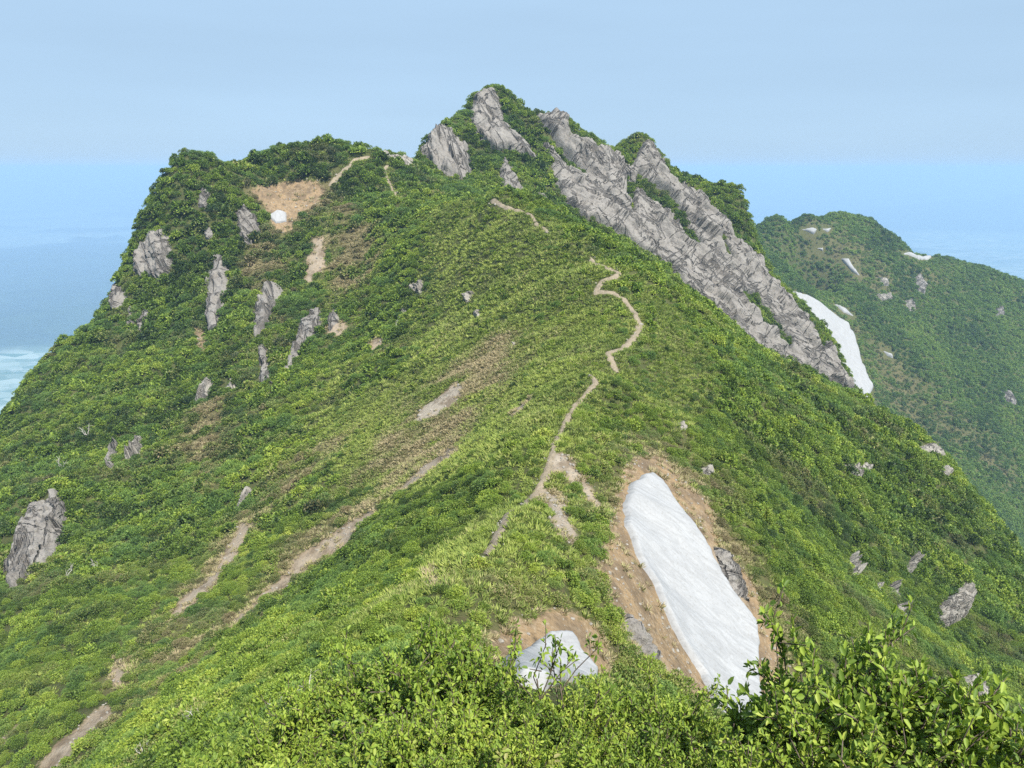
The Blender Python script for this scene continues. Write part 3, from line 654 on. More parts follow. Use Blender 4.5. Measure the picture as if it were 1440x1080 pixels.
SNOW_THINGS = [
 ('long tongue of dirty white snow lying in the tan hollow right of the trail', .22, .6, .5, .6, [(880,692),(895,675),(913,667),(930,680),(946,705),(962,727),(985,757),(1003,790),(1027,836),(1061,880),(1064,907),(1071,1002),(1050,1020),(1010,1000),(985,950),(960,912),(940,873),(917,820),(893,777),(880,742),(876,717)]),
 ('small white snow patch half hidden by foreground shrubs left of the long tongue', .15, .8, .5, .3, [(700,936),(727,922),(763,898),(797,896),(807,907),(813,927),(840,957),(823,972),(763,972),(720,960)]),
 ('tiny white snow patch at the foot of the sandy landslide scar', .15, .55, .6, .5, [(378,304),(389,296),(403,301),(403,313),(388,315)]),
 ('long white snow gully between the grey slabs and the far hillside', .9, 3.0, 3.0, 1., [(1108,410),(1133,417),(1160,436),(1190,456),(1200,473),(1207,500),(1217,527),(1227,547),(1234,590),(1215,575),(1195,548),(1182,520),(1165,497),(1150,470),(1135,450),(1118,430)]),
 ('largest white snow patch near the top of the far right hill', .7, 1.5, 1.5, .6, [(1127,325),(1143,321),(1148,326),(1144,333)]),
 ('small snow patch just right of the largest one on the far right hill', .7, 1.5, 1.5, .5, [(1156,322),(1169,322),(1164,328)]),
 ('tiny snow dot below the two top patches of the far right hill', .6, 1.2, 1.2, .4, [(1146,350),(1157,350),(1157,355),(1148,354)]),
 ('slanting narrow snow strip in the middle of the far right hill', .7, 1.5, 1.5, .5, [(1182,365),(1193,366),(1209,388),(1200,384)]),
 ('thin level snow strip just under the skyline of the far right hill', .7, 1.5, 1.5, .4, [(1271,357),(1308,361),(1308,364),(1290,364)]),
 ('thin snow sliver on brown ground right of the long snow gully', .6, 1.2, 1.2, .3, [(1173,428),(1188,436),(1200,446),(1186,441)]),
 ('small lone snow patch right of the lower end of the snow gully', .7, 1.5, 1.5, .4, [(1242,494),(1254,499),(1256,505),(1247,502)]),
]
for k, (lab, st, hg, ed, jag, poly) in enumerate(SNOW_THINGS):
    P, c, V, Fc, uu, ww = patch(poly, st, hg, ed, 'snow', 700+k*5, jag, 90 if k > 2 else 30, 380 if k > 2 else 3)
    me = mesh_from('snow_patch', V-c, Fc, M_SNOW, True); fattr(me, 'across', uu); fattr(me, 'down', ww); o = link('snow_patch', me, None, c)
    tag(o, lab, 'snow', 'snow patches left from winter'); NO_PLANTS.append((P, .3 if k < 3 else 1.5, False))

# ------------------------------------------------------------------ the trail along the crest
TRAILS = [
 ('main', .55, [(684,782),(690,775),(700,752),(712,728),(735,715),(752,695),(765,678),(772,660),(775,645),(782,618),(797,592),(808,570),(824,555),(838,540),(830,528)]),
 ('mid', .75, [(868,525),(860,510),(853,498),(880,488),(895,470),(900,460),(892,440),(878,422),(862,414),(838,412),(846,398),(862,392),(872,385),(855,378),(840,372),(830,362)]),
 ('upper', .6, [(772,328),(748,306),(735,298),(715,294),(690,283)]),
 ('ridge', .7, [(560,282),(552,268),(545,252),(540,240),(546,234)]),
 ('ridge', .7, [(462,262),(478,248),(492,234),(498,226),(520,222)]),
]
def resample(P, s):
    d = np.concatenate([[0], np.cumsum(np.linalg.norm(np.diff(P[:,:2], axis=0), axis=1))]); n = max(4, int(d[-1]/s))
    t = np.linspace(0, d[-1], n); return np.stack([np.interp(t, d, P[:,k]) for k in range(2)], 1)
TRAIL_LINES = []
for k, (nm, wd, pl) in enumerate(TRAILS):
    P = np.array([ground(*p) for p in pl]); L = resample(P, .4)
    TRAIL_LINES.append((L, wd))
    T = np.gradient(L, axis=0); T /= np.linalg.norm(T, axis=1, keepdims=True)+1e-9; Nn = np.stack([-T[:,1], T[:,0]], 1)
    s = np.arange(len(L))*.4
    rows = []
    for j in np.linspace(-1, 1, 7):
        side = 1 if j > 0 else -1
        wv = wd*.85*np.maximum(.25, 1+1.3*fbm(s/2.0, np.full_like(s, side*9.+k*3), 4, 61, .7))*np.minimum(1, np.minimum(s, s[-1]-s)/1.5+.25)
        X = L + Nn*(j*wv)[:,None]
        z = hq(X[:,0], X[:,1]) + .16 - .22*abs(j)**3 + .04*fbm(X[:,0]*1.5, X[:,1]*1.5, 2, 63)
        rows.append(np.column_stack([X, z]))
    V = np.stack(rows, 1).reshape(-1, 3); n = len(L)
    i = (np.arange(n-1)[:,None]*7+np.arange(6)[None]).ravel()
    tag(link('trail_path', mesh_from('trail_path', V, np.stack([i, i+1, i+8, i+7], 1), M_TRAIL, True)), kind='structure')
# ------------------------------------------------------------------ plants: mesh makers
def leaf_geo(P, D, N, L, W, shape='diamond'):
    """leaves at P pointing along D, facing N; L, W arrays"""
    D = D/np.linalg.norm(D, axis=1, keepdims=True); S = np.cross(D, N); S /= np.linalg.norm(S, axis=1, keepdims=True)+1e-9
    N = np.cross(S, D); L = L[:,None]; W = W[:,None]; n = len(P)
    if shape == 'diamond':
        V = np.stack([P, P+D*L*.45+S*W*.5+N*W*.18, P+D*L-N*L*.1, P+D*L*.45-S*W*.5+N*W*.18], 1).reshape(-1, 3)
        i = np.arange(n)[:,None]*4
        return V, np.concatenate([i+[[0,1,2]], i+[[0,2,3]]], 1).reshape(-1, 3)
    V = np.stack([P, P+D*L*.28+S*W*.46+N*W*.16, P+D*L*.68+S*W*.40+N*W*.10-N*L*.06, P+D*L-N*L*.2,
                  P+D*L*.68-S*W*.40+N*W*.10-N*L*.06, P+D*L*.28-S*W*.46+N*W*.16], 1).reshape(-1, 3)
    i = np.arange(n)[:,None]*6
    return V, np.concatenate([i+[[0,1,2,3]], i+[[0,3,4,5]]], 1).reshape(-1, 4)
def unit(v): return v/(np.linalg.norm(v, axis=-1, keepdims=True)+1e-9)
def clump_leaves(r, n, leaf, lobes, flat=.75, spiky=.5):
    """leaf sprays over several uneven lobes of a unit-radius bush (height about 1.3)"""
    ps, ns = [], []
    for (cx, cy, cz, rad, k) in lobes:
        m = max(4, int(n*k)); d = unit(r.normal(size=(m, 3))); d[:,2] = np.abs(d[:,2])*.9+d[:,2]*.1
        rr = rad*(.62+.42*r.random(m)**.6)
        ps.append(np.array([cx, cy, cz])+d*rr[:,None]*[1, 1, flat]); ns.append(d)
    P = np.concatenate(ps); D = unit(np.concatenate(ns)*.9+r.normal(size=P.shape)*spiky+[0, 0, .15])
    N = unit(r.normal(size=P.shape)*.55+np.concatenate(ns)*.5+[0, 0, .8])
    L = leaf*(.65+.7*r.random(len(P)))
    return P, D, N, L
def lobes_of(r, k, spread, rad):
    out = []
    for j in range(k):
        a = r.random()*6.28; q = spread*math.sqrt(r.random()); rr = rad*(.7+.6*r.random())
        out.append((q*math.cos(a), q*math.sin(a), (.25+.65*r.random())*(1-.45*q/max(spread, .01)), rr, rr*rr))
    s = sum(o[4] for o in out); return [(*o[:4], o[4]/s) for o in out]
def tube(pts, r0, r1, k=4):
    pts = np.array(pts); n = len(pts); V = []; Fq = []
    for i in range(n):
        t = pts[min(i+1, n-1)]-pts[max(i-1, 0)]; t = t/(np.linalg.norm(t)+1e-9)
        u = np.cross(t, [.3, .9, .2]); u /= np.linalg.norm(u); v = np.cross(t, u); rad = r0+(r1-r0)*i/(n-1)
        for j in range(k): V.append(pts[i]+rad*(math.cos(6.283*j/k)*u+math.sin(6.283*j/k)*v))
    for i in range(n-1):
        for j in range(k): Fq.append((i*k+j, i*k+(j+1) % k, i*k+k+(j+1) % k, i*k+k+j))
    return V, Fq
def join_tubes(lst):
    V = []; Fq = []
    for v, f in lst:
        o = len(V); V += v; Fq += [tuple(a+o for a in q) for q in f]
    return np.array(V), np.array(Fq)
def branching(r, height, spread, stems, subs, twigs):
    """skeleton of a leafy shrub; returns tubes and twig tips with direction"""
    T = []; tips = []
    for s in range(stems):
        a = 6.283*(s+r.random()*.6)/stems; out = spread*(.35+.65*r.random())*.75; h = height*(.7+.35*r.random())*(1-.25*out/spread)
        p0 = np.array([math.cos(a)*.08, math.sin(a)*.08, 0]); p3 = np.array([math.cos(a)*out, math.sin(a)*out, h])
        bow = np.array([math.cos(a+1.3), math.sin(a+1.3), 0])*.12*r.normal()
        st = [p0+(p3-p0)*np.array([t**.8, t**.8, t])+bow*math.sin(3.14*t)+r.normal(size=3)*.015 for t in np.linspace(0, 1, 7)]
        T.append(tube(st, .014*height, .005*height)); tips.append((st[-1], unit(st[-1]-st[-3])))
        for k in range(subs):
            t = .35+.62*r.random(); i = min(5, int(t*6)); q = st[i]+(st[i+1]-st[i])*(t*6-i)
            b = unit(np.array([math.cos(a+r.normal()*1.3), math.sin(a+r.normal()*1.3), .55+.5*r.random()])); ln = height*(.22+.22*r.random())
            sb = [q, q+b*ln*.5+r.normal(size=3)*.03, q+b*ln+np.array([0, 0, .06])]
            T.append(tube(sb, .006*height, .003*height, 3)); tips.append((sb[-1], unit(sb[-1]-sb[-2])))
            for m in range(twigs):
                z = sb[0]+(sb[2]-sb[0])*(.3+.7*r.random()); e = unit(b+r.normal(size=3)*.75+[0, 0, .25]); l2 = height*(.07+.10*r.random())
                T.append(tube([z, z+e*l2], .0045*height, .0025*height, 3)); tips.append((z+e*l2, e))
    return T, tips
def leafy(r, height, spread, stems, subs, twigs, per, leaf):
    T, tips = branching(r, height, spread, stems, subs, twigs)
    P0 = np.array([t[0] for t in tips]); D0 = np.array([t[1] for t in tips])
    P = np.repeat(P0, per, 0); B = np.repeat(D0, per, 0); n = len(P)
    P = P - B*(r.random(n)**1.5*leaf*2.6)[:,None]
    D = unit(B*.55+r.normal(size=(n, 3))*.75+[0, 0, -.05]); N = unit(r.normal(size=(n, 3))*.5+[0, 0, 1.0])
    L = leaf*(.6+.6*r.random(n))
    P = P+D*leaf*.25
    return T, (P, D, N, L)

NEAR = []   # (foliage mesh, branches mesh)
for k in range(5):
    r = np.random.default_rng(900+k)
    T, (P, D, N, L) = leafy(r, 1.0, .72, 8, 6, 4, 8, .080)
    V, Fc = leaf_geo(P, D, N, L, L*.50, 'leaf'); Vb, Fb = join_tubes(T)
    NEAR.append((mesh_from('near_foliage', V, Fc, M_LEAF, True), mesh_from('near_branches', Vb, Fb, M_BARK, True)))
BIG = []
for k, (st, sb, tw, per, sp) in enumerate([(11, 9, 7, 12, .55), (12, 9, 7, 12, .62), (11, 9, 7, 12, .5), (7, 7, 5, 10, .46), (3, 4, 3, 7, .4)]):
    r = np.random.default_rng(880+k)
    T, lv = leafy(r, 1.0, sp, st, sb, tw, per, .048); Vb, Fb = join_tubes(T)
    BIG.append((lv, mesh_from('bush_branches', Vb, Fb, M_BARK, True)))
def foliage_of(lv, m): 
    P, D, N, L = (q[m] for q in lv); V, Fc = leaf_geo(P, D, N, L, L*.50, 'leaf'); return mesh_from('bush_foliage', V, Fc, M_LEAF, True)
BIG_ALL = [foliage_of(lv, slice(None)) for lv, _ in BIG]
V, Fc = leaf_geo(np.zeros((1, 3)), np.array([[1., 0, 0]]), np.array([[0, 0, 1.]]), np.ones(1), np.full(1, .5), 'leaf')
LEAF = mesh_from('leaf', V, Fc, M_LEAF, True)
MID = []
for k in range(6):
    r = np.random.default_rng(930+k)
    P, D, N, L = clump_leaves(r, (1150, 1150, 1500, 700, 1150, 2200)[k], (.14, .14, .11, .20, .14, .12)[k], lobes_of(r, 9, .72, .42))
    V, Fc = leaf_geo(P, D, N, L, L*(.55, .55, .6, .6, .45, .28)[k])
    T, _ = branching(r, 1.0, .8, 6, 2, 0); Vb, Fb = join_tubes(T)
    MID.append((mesh_from('mid_foliage', V, Fc, M_LEAF if k < 5 else M_TREE, True), mesh_from('mid_branches', Vb, Fb, M_BARK, True)))
LOW = []
for k in range(6):
    r = np.random.default_rng(960+k)
    P, D, N, L = clump_leaves(r, (340, 420, 620, 210, 340, 800)[k], (.27, .23, .17, .36, .27, .22)[k], lobes_of(r, (7, 8, 9, 5, 7, 8)[k], .75, .42))
    V, Fc = leaf_geo(P, D, N, L, L*(.62, .62, .65, .65, .5, .3)[k]); LOW.append(mesh_from('scrub_foliage', V, Fc, M_LEAF if k < 5 else M_TREE, True))
TREE = []
for k in range(5):
    r = np.random.default_rng(990+k)
    P, D, N, L = clump_leaves(r, 520, .20, lobes_of(r, 8, .6, .46), flat=.9)
    V, Fc = leaf_geo(P, D, N, L, L*.65); TREE.append(mesh_from('tree_foliage', V, Fc, M_TREE, True))
TUFT = []
for k in range(4):
    r = np.random.default_rng(1010+k); n = 34
    a = r.random(n)*6.283; q = .34*np.sqrt(r.random(n)); P = np.stack([q*np.cos(a), q*np.sin(a), np.zeros(n)], 1)
    D = unit(np.stack([np.cos(a)*.75, np.sin(a)*.75, .55+.7*r.random(n)], 1)+r.normal(size=(n, 3))*.28)
    V, Fc = leaf_geo(P, D, unit(r.normal(size=(n, 3))+[0, 0, .6]), .34+.3*r.random(n), .075+.05*r.random(n)); TUFT.append(mesh_from('tuft_blades', V, Fc, M_GRASS, True))

# ------------------------------------------------------------------ plants: where they grow
TR = [(L, wd) for L, wd in TRAIL_LINES]
def trail_gap(x, y):
    best = np.full(x.shape, 9.)
    for L, wd in TR:
        lo = L.min(0)-4; hi = L.max(0)+4; m = (x > lo[0]) & (x < hi[0]) & (y > lo[1]) & (y < hi[1])
        if m.any():
            d = np.sqrt(((x[m][:,None]-L[None,::2,0])**2+(y[m][:,None]-L[None,::2,1])**2).min(1))-wd; best[m] = np.minimum(best[m], d)
    return best
def free_of(x, y, grow):
    ok = np.ones(x.shape, bool)
    green = field(x, y, STRIPS_P, 1.2) > .4
    for P, g, strips in NO_PLANTS:
        lo = P[:,:2].min(0)-3; hi = P[:,:2].max(0)+3; m = (x > lo[0]) & (x < hi[0]) & (y > lo[1]) & (y < hi[1])
        if m.any():
            idx = np.nonzero(m)[0]; 
            bad = sdf(x[m], y[m], P) > (-g if g < 0 else -(g+grow)); ok[idx[bad & ~(green[m] & strips)]] = False
    return ok
def scatter(x0, x1, y0, y1, step, seed, margin=90, lift=2.5):
    r = np.random.default_rng(seed)
    X, Y = np.meshgrid(np.arange(x0, x1, step), np.arange(y0, y1, step)); x = (X+r.uniform(-.5, .5, X.shape)*step).ravel(); y = (Y+r.uniform(-.5, .5, X.shape)*step).ravel()
    z = hq(x, y); px, py = project(np.stack([x, y, z], 1))
    m = (px > -margin) & (px < 1440+margin) & (py > -50) & (py < 1080+margin*2); x, y, z = x[m], y[m], z[m]
    out = []
    for i in range(0, len(x), 30000): out.append(visible(np.stack([x[i:i+30000], y[i:i+30000], z[i:i+30000]], 1), lift))
    m = np.concatenate(out) if out else np.zeros(0, bool)
    return x[m], y[m], z[m], r
def tint_at(x, y, r):
    big = fbm(x/34, y/26, 3, 71); sm = fbm(x/6, y/5, 2, 73)
    st = fbm(x/42, y/5.5, 3, 75)                     # bands that follow the fall line
    return .46+.26*big+.22*sm+.30*st+r.normal(size=len(x))*.13+.11*sstep(75, 30, np.hypot(x, y))
def concave(x, y, e=7):
    return (hq(x+e, y)+hq(x-e, y)+hq(x, y+e)+hq(x, y-e)-4*hq(x, y))/e
SETS = {'near': [], 'mid': [], 'low': [], 'tree': [], 'tuft': []}
def put(kind, x, y, z, size, hsc, tint, dry, r, nvar):
    n = len(x); N = nq(x, y, 2.)
    lean = N*.35+[0, 0, .65]
    SETS[kind].append(dict(p=np.stack([x, y, z], 1), s=np.stack([size, size, size*hsc], 1), yaw=r.random(n)*6.283,
        lx=lean[:,0], ly=lean[:,1], tint=tint, dry=dry, var=r.integers(0, nvar, n)))
# foreground and slope shrubs: (x0,x1,y0,y1,step,seed,kind,base size)
for (x0, x1, y0, y1, step, seed, kind, sz) in [
    (-14, 16, 3.2, 13, .8, 201, 'near', .85), (-26, 34, 13, 26, .9, 202, 'near', .85), (-50, 70, 26, 62, .85, 203, 'mid', .82),
    (-110, 110, 62, 118, .95, 204, 'mid', .90), (-210, 170, 118, 215, 1.1, 205, 'low', 1.12), (-225, 180, 215, 345, 1.3, 206, 'low', 1.45)]:
    x, y, z, r = scatter(x0, x1, y0, y1, step, seed)
    soil = soil_at(x, y); dry = dry_at(x, y); mead = meadow_at(x, y); tg = trail_gap(x, y)
    nz_ = nq(x, y, 2.)[:,2]
    ptch = fbm(x/7+3, y/6, 3, 81)
    keep = free_of(x, y, sz*.35) & (tg > sz*(.55 if y0 < 118 else .8)) & (soil+.25*fbm(x/1.5, y/1.5, 2, 83) < .42)
    dens = np.clip(1.05 - mead*(.74-1.3*ptch) - dry*.55, .04, 1)
    if kind == 'near': dens[:] = 1
    else: dens *= np.clip(.62/np.maximum(nz_, .3), .62, 1.6)
    keep &= r.random(len(x)) < dens
    x, y, z, dry, mead = x[keep], y[keep], z[keep], dry[keep], mead[keep]
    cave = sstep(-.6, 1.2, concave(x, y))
    size = sz*(.6+.6*r.random(len(x))+.25*cave+.55*(r.random(len(x)) < .13))*(1-.5*mead)*(1-.3*dry)
    t = tint_at(x, y, r); 
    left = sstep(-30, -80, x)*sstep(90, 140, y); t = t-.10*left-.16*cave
    if y1 <= 26:     # keep the view over the bushes open
        tx_, ty_ = project(np.stack([x, y, z+size*1.25], 1))
        lim = np.interp(tx_, [0, 400, 480, 560, 690, 705, 840, 900, 960, 1000, 1085, 1120, 1150, 1300, 1440], [700, 880, 930, 900, 905, 972, 985, 985, 965, 990, 1010, 990, 930, 930, 990])
        k_ = ty_ > lim; x, y, z, dry, mead, size, t = x[k_], y[k_], z[k_], dry[k_], mead[k_], size[k_], t[k_]
    put(kind, x, y, z-.12*size, size, .8+.5*r.random(len(x)), t, np.clip(.85*dry+.18*(r.random(len(x)) < .12)+.38*sstep(.05, .45, fbm(x/19+9, y/7, 3, 99)), 0, 1), r, 5 if kind == 'near' else 6)
    if kind != 'near':   # stands of dwarf pine and of broad-leaved scrub
        q = SETS[kind][-1]; f1 = fbm(x/14, y/10, 3, 111); f2 = fbm(x/17+4, y/12, 3, 112)
        q['var'] = np.where(f1 > .24, 5, np.where(f2 > .22, 3, np.where(f2 < -.2, 2, q['var'])))
for (x0, x1, y0, y1, step, seed, sz) in [(-40, 40, 30, 80, .50, 301, .75), (-80, 80, 80, 150, .60, 302, .95), (-120, 90, 150, 300, .85, 303, 1.35)]:
    x, y, z, r = scatter(x0, x1, y0, y1, step, seed)
    soil = soil_at(x, y); dry = dry_at(x, y); mead = meadow_at(x, y); tg = trail_gap(x, y)
    keep = free_of(x, y, .1) & (tg > .04) & (soil+.35*fbm(x/1.2, y/1.2, 2, 85) < .55)
    bare = soil > .5
    keep = (keep | (bare & free_of(x, y, .1) & (tg > .1) & (r.random(len(x)) < np.where(soil < .8, .42, .07)))) & (r.random(len(x)) < np.clip(.22+mead*.7+dry*.4+.5*(tg < 1.5)+bare, 0, 1))
    dry = np.maximum(dry, bare*.95)
    x, y, z, dry, mead = x[keep], y[keep], z[keep], dry[keep], mead[keep]
    put('tuft', x, y, z-.03, sz*(.7+.7*r.random(len(x))), .75+.5*r.random(len(x)), .42+.35*fbm(x/12, y/9, 3, 87)+.1*r.normal(size=len(x)),
        np.clip(.85*dry+.35*np.clip(fbm(x/9+5, y/7, 3, 89)*2+.25, 0, 1)*mead, 0, 1), r, 4)
x, y, z, r = scatter(150, 560, 385, 800, 2.7, 401, 40, 8)
dry = dry_at(x, y); keep = free_of(x, y, 1.0) & (r.random(len(x)) < 1-.75*dry); x, y, z, dry = x[keep], y[keep], z[keep], dry[keep]
put('tree', x, y, z-.5, 2.1*(.6+.8*r.random(len(x)))*(1-.5*dry), .8+.5*r.random(len(x)), .44+.55*fbm(x/45, y/40, 4, 91)+.08*r.normal(size=len(x)), dry*.7, r, 5)
x, y, z, r = scatter(150, 560, 385, 800, 2.4, 402, 40, 8)
keep = free_of(x, y, .6); x, y, z = x[keep], y[keep], z[keep]; dry = dry_at(x, y)
put('tree', x, y, z-.4, 1.5*(.6+.6*r.random(len(x))), .55+.2*r.random(len(x)), .46+.5*fbm(x/45, y/40, 4, 91)+.1*r.normal(size=len(x)), np.clip(dry*1.0, 0, 1), r, 5)

# shrubs right in front of the viewpoint: (px, py of the top, distance, form, label)
FRONT = [
 (545,915,10,0,'leafy bush left of the tallest bush beside the small snow patch'),
 (620,893,9.5,1,'tallest rounded bush directly left of the small snow patch'),
 (668,928,9,0,'leafy bush overlapping the left end of the small snow patch'),
 (742,985,8.5,2,'bush standing under the middle of the small snow patch'),
 (480,955,10,1,'bush at the far left end of the leafy row below the crest'),
 (405,985,10,2,'lowest and leftmost bush of the leafy row along the bottom'),
 (600,1000,7,2,'bush with large leaves in front of the tallest rounded bush'),
 (680,1010,6.5,0,'bush with large leaves below the left end of the small snow patch'),
 (765,1000,7.5,1,'bush just below the lower edge of the small snow patch'),
 (820,978,8,0,'bush below the right tip of the small snow patch'),
 (880,980,8.5,2,'bush between the small snow patch and the long snow tongue'),
 (950,966,9,0,'bush hiding the lower left corner of the long snow tongue'),
 (1010,1015,9,1,'bush in front of the very bottom of the long snow tongue'),
 (1062,1048,8,2,'bush under the lower right corner of the long snow tongue'),
 (740,1050,5.5,1,'bush cut by the bottom edge straight below the small snow patch'),
 (850,1045,5.5,0,'bush cut by the bottom edge between the two big snow patches'),
 (960,1035,5.8,2,'bush cut by the bottom edge below the long snow tongue'),
 (520,1040,7,0,'bush cut by the bottom edge left of the large-leaved bushes'),
 (1212,892,6,0,'tall dense bush with bright leaves right of the long snow tongue'),
 (1262,902,5.5,3,'open airy bush with dark bare stems showing at lower right'),
 (1325,958,5.3,1,'dense bright bush right of the airy bush with dark stems'),
 (1395,1000,5.2,2,'yellowish bush near the lower right corner'),
 (1135,1005,6.5,1,'shaded bush at the left foot of the tall dense right bush'),
 (1100,1052,5,2,'bush cut by the bottom edge below the tall dense right bush'),
 (1222,1012,4.8,3,'thin twiggy bush in front of the airy bush with dark stems'),
 (1335,1062,4.6,0,'bush cut by the bottom edge near the lower right corner'),
 (1445,1040,5.5,1,'bush cut by the right border at the lower right corner'),
 (430,1050,8,1,'bush cut by the bottom edge at the left end of the leafy row'),
 (640,1065,5.5,2,'bush cut by the bottom edge in front of the large-leaved bushes'),
 (1010,1068,5,0,'bush cut by the bottom edge left of the shaded right bushes'),
 (782,880,8.4,4,'sparse twig of leaves rising in front of the small snow patch')]
def cat(kind):
    L = SETS[kind]; return {k: np.concatenate([d[k] for d in L]) for k in L[0]}
def rot_from(lx, ly, yaw):
    # tilt so that local z follows the lean vector, after a turn about z
    th = np.arctan2(np.hypot(lx, ly), .65+.35); az = np.arctan2(ly, lx)
    out = np.empty((len(lx), 3))
    for i in range(len(lx)):
        q = Matrix.Rotation(th[i], 3, Vector((-math.sin(az[i]), math.cos(az[i]), 0))) @ Matrix.Rotation(yaw[i], 3, 'Z')
        out[i] = q.to_euler()
    return out

# ------------------------------------------------------------------ the three hundred shrubs that show largest, one by one
allS = []
for kind in ('near', 'mid'):
    D_ = cat(kind); px, py = project(D_['p']+[0, 0, .6]); dist = np.linalg.norm(D_['p'], axis=1)
    big = np.where((px > -40) & (px < 1480) & (py < 1130), D_['s'][:,0]/dist, 0)*visible(D_['p'], 1.0)
    SETS[kind+'_all'] = (D_, px, py, big); allS += [(b, kind, i) for i, b in enumerate(big)]
allS.sort(reverse=True); chosen = {'near': set(), 'mid': set()}
for b, kind, i in allS[:300-len(FRONT)]: chosen[kind].add(i)
def size_word(s): return 'low' if s < .62 else 'waist-high' if s < .85 else 'tall'
def tone_word(t): return 'dark green' if t < .36 else 'fresh green' if t < .56 else 'yellow-green'
MARKS = [('small snow patch', 770, 930), ('long snow tongue', 960, 850), ('lower end of the trail', 640, 815), ('bottom left corner', 20, 1075),
 ('tan soil streak', 350, 860), ('pink soil streak', 250, 870), ('forked white branch', 440, 985), ('low grey twig', 392, 1010), ('upright dead stem', 280, 1022),
 ('short bleached twig', 203, 1072), ('tallest rounded bush', 620, 893), ('large-leaved bushes', 640, 1005), ('tall dense right bush', 1212, 886),
 ('airy bush', 1262, 902), ('end of the leafy row', 480, 955), ('pale corner rock', 1432, 1035), ('rubble gully', 1370, 980),
 ('big light grey rock', 1340, 850), ('brown bank', 880, 910), ('gravel spill', 800, 720), ('small patch foot', 760, 1020),
 ('snow tongue foot', 1050, 1000), ('lowest bare soil', 110, 1040), ('bottom right corner', 1425, 1075), ('centre of the bottom edge', 720, 1078),
 ('upper tan streak', 530, 720), ('lower pink streak', 165, 945), ('shaded right bush', 1130, 1000), ('left border', 5, 980), ('bare patch by the trail end', 608, 815)]
ORD = ['closest', 'second closest', 'third closest', 'fourth closest', 'fifth closest', 'sixth closest', 'seventh closest', 'eighth closest', 'ninth closest', 'tenth closest', 'eleventh closest', 'twelfth closest']
def make_shrub(kind, var, p, rot, s, tint, dry):
    fo, br = (NEAR if kind == 'near' else MID)[var]
    root = bpy.data.objects.new('leafy_shrub', None); C.objects.link(root)
    root.empty_display_size = .2
    root.location = p; root.rotation_euler = rot; root.scale = s
    for nm, me in (('foliage', fo), ('branches', br)):
        o = link(nm, me, root); o['tint'] = float(tint); o['dry'] = float(dry)
    return root
def front_shrub(px, py, d, form, label, singly, seed):
    r = np.random.default_rng(seed); top = at(px, py, d); z0 = hq(top[:1], top[1:2])[0]-.1; h = max(.7, top[2]-z0)/1.22
    lv, br = BIG[form]; wide = .72
    root = bpy.data.objects.new('leafy_bush', None); C.objects.link(root); root.empty_display_size = .2
    root.location = (top[0], top[1], z0); yaw = r.random()*6.283; root.rotation_euler = (0, 0, yaw); root.scale = (h*wide, h*wide, h)
    tint = .60+.10*r.normal(); dry = 0.0
    m = np.ones(len(lv[0]), bool)
    if singly:      # the nearest bushes: three hundred leaves apiece are objects of their own
        c, s_ = math.cos(yaw), math.sin(yaw); toward = -(lv[0][:,0]*s_+lv[0][:,1]*c)
        pick = np.argsort(-(toward*1.0+lv[0][:,2]*.8+.25*r.random(len(m))))[:300]; m[pick] = False
        for i in pick:
            D, N = lv[1][i], lv[2][i]; S = np.cross(D, N); S /= np.linalg.norm(S); N = np.cross(S, D)
            o = link('leaf', LEAF, root); o['tint'] = float(tint+.22*r.normal()); o['dry'] = 0.0
            M3 = Matrix(((D[0], -S[0], N[0]), (D[1], -S[1], N[1]), (D[2], -S[2], N[2])))*float(lv[3][i])
            o.matrix_basis = Matrix.Translation(Vector(lv[0][i])) @ M3.to_4x4()
    for nm, me in (('foliage', foliage_of(lv, m) if singly else BIG_ALL[form]), ('branches', br)):
        o = link(nm, me, root); o['tint'] = float(tint); o['dry'] = dry
        if singly and nm == 'foliage': o['kind'] = 'stuff'
    tag(root, label, 'shrub', 'bushes along the bottom of the view')
for k, f in enumerate(FRONT): front_shrub(*f, f[0] in (1212, 1262, 1325), 1200+k)
INDIV = []
for kind in ('near', 'mid'):
    D_, px, py, big = SETS[kind+'_all']; idx = np.array(sorted(chosen[kind], key=lambda i: -big[i]), int)
    if not len(idx): continue
    rot = rot_from(D_['lx'][idx], D_['ly'][idx], D_['yaw'][idx])
    for j, i in enumerate(idx):
        o = make_shrub(kind, int(D_['var'][i]), D_['p'][i], rot[j], D_['s'][i], D_['tint'][i], D_['dry'][i])
        INDIV.append((o, px[i], py[i], big[i], D_['s'][i][0], D_['tint'][i]))
rank = {}
PX = np.array([q[1] for q in INDIV]); PY = np.array([q[2] for q in INDIV])
for k, m in enumerate(MARKS):
    dx, dy = PX-m[1], PY-m[2]; horiz = np.abs(dx) > np.abs(dy)
    for side, sel in (('on its right', horiz & (dx > 0)), ('on its left', horiz & (dx <= 0)), ('below it', ~horiz & (dy > 0)), ('above it', ~horiz & (dy <= 0))):
        ids = np.nonzero(sel)[0]; ids = ids[np.argsort(np.hypot(dx[ids], dy[ids]))]
        for j, i in enumerate(ids[:12]): rank.setdefault(i, []).append((j, k, side))
left_over = 0
for i, (o, px, py, big, s, t) in enumerate(INDIV):
    if i in rank:
        j, k, side = min(rank[i]); tag(o, f'{tone_word(t)} shrub {ORD[j]} to the {MARKS[k][0]} {side}', 'shrub', f'shrubs around the {MARKS[k][0]}')
    else:
        left_over += 1; k = int(np.argmin([(px-m[1])**2+(py-m[2])**2 for m in MARKS]))
        tag(o, f'{size_word(s)} {tone_word(t)} shrub in the thicket around the {MARKS[k][0]}', 'shrub', f'{size_word(s)} {tone_word(t)} thicket around the {MARKS[k][0]}')
print('LEFTOVER', left_over)

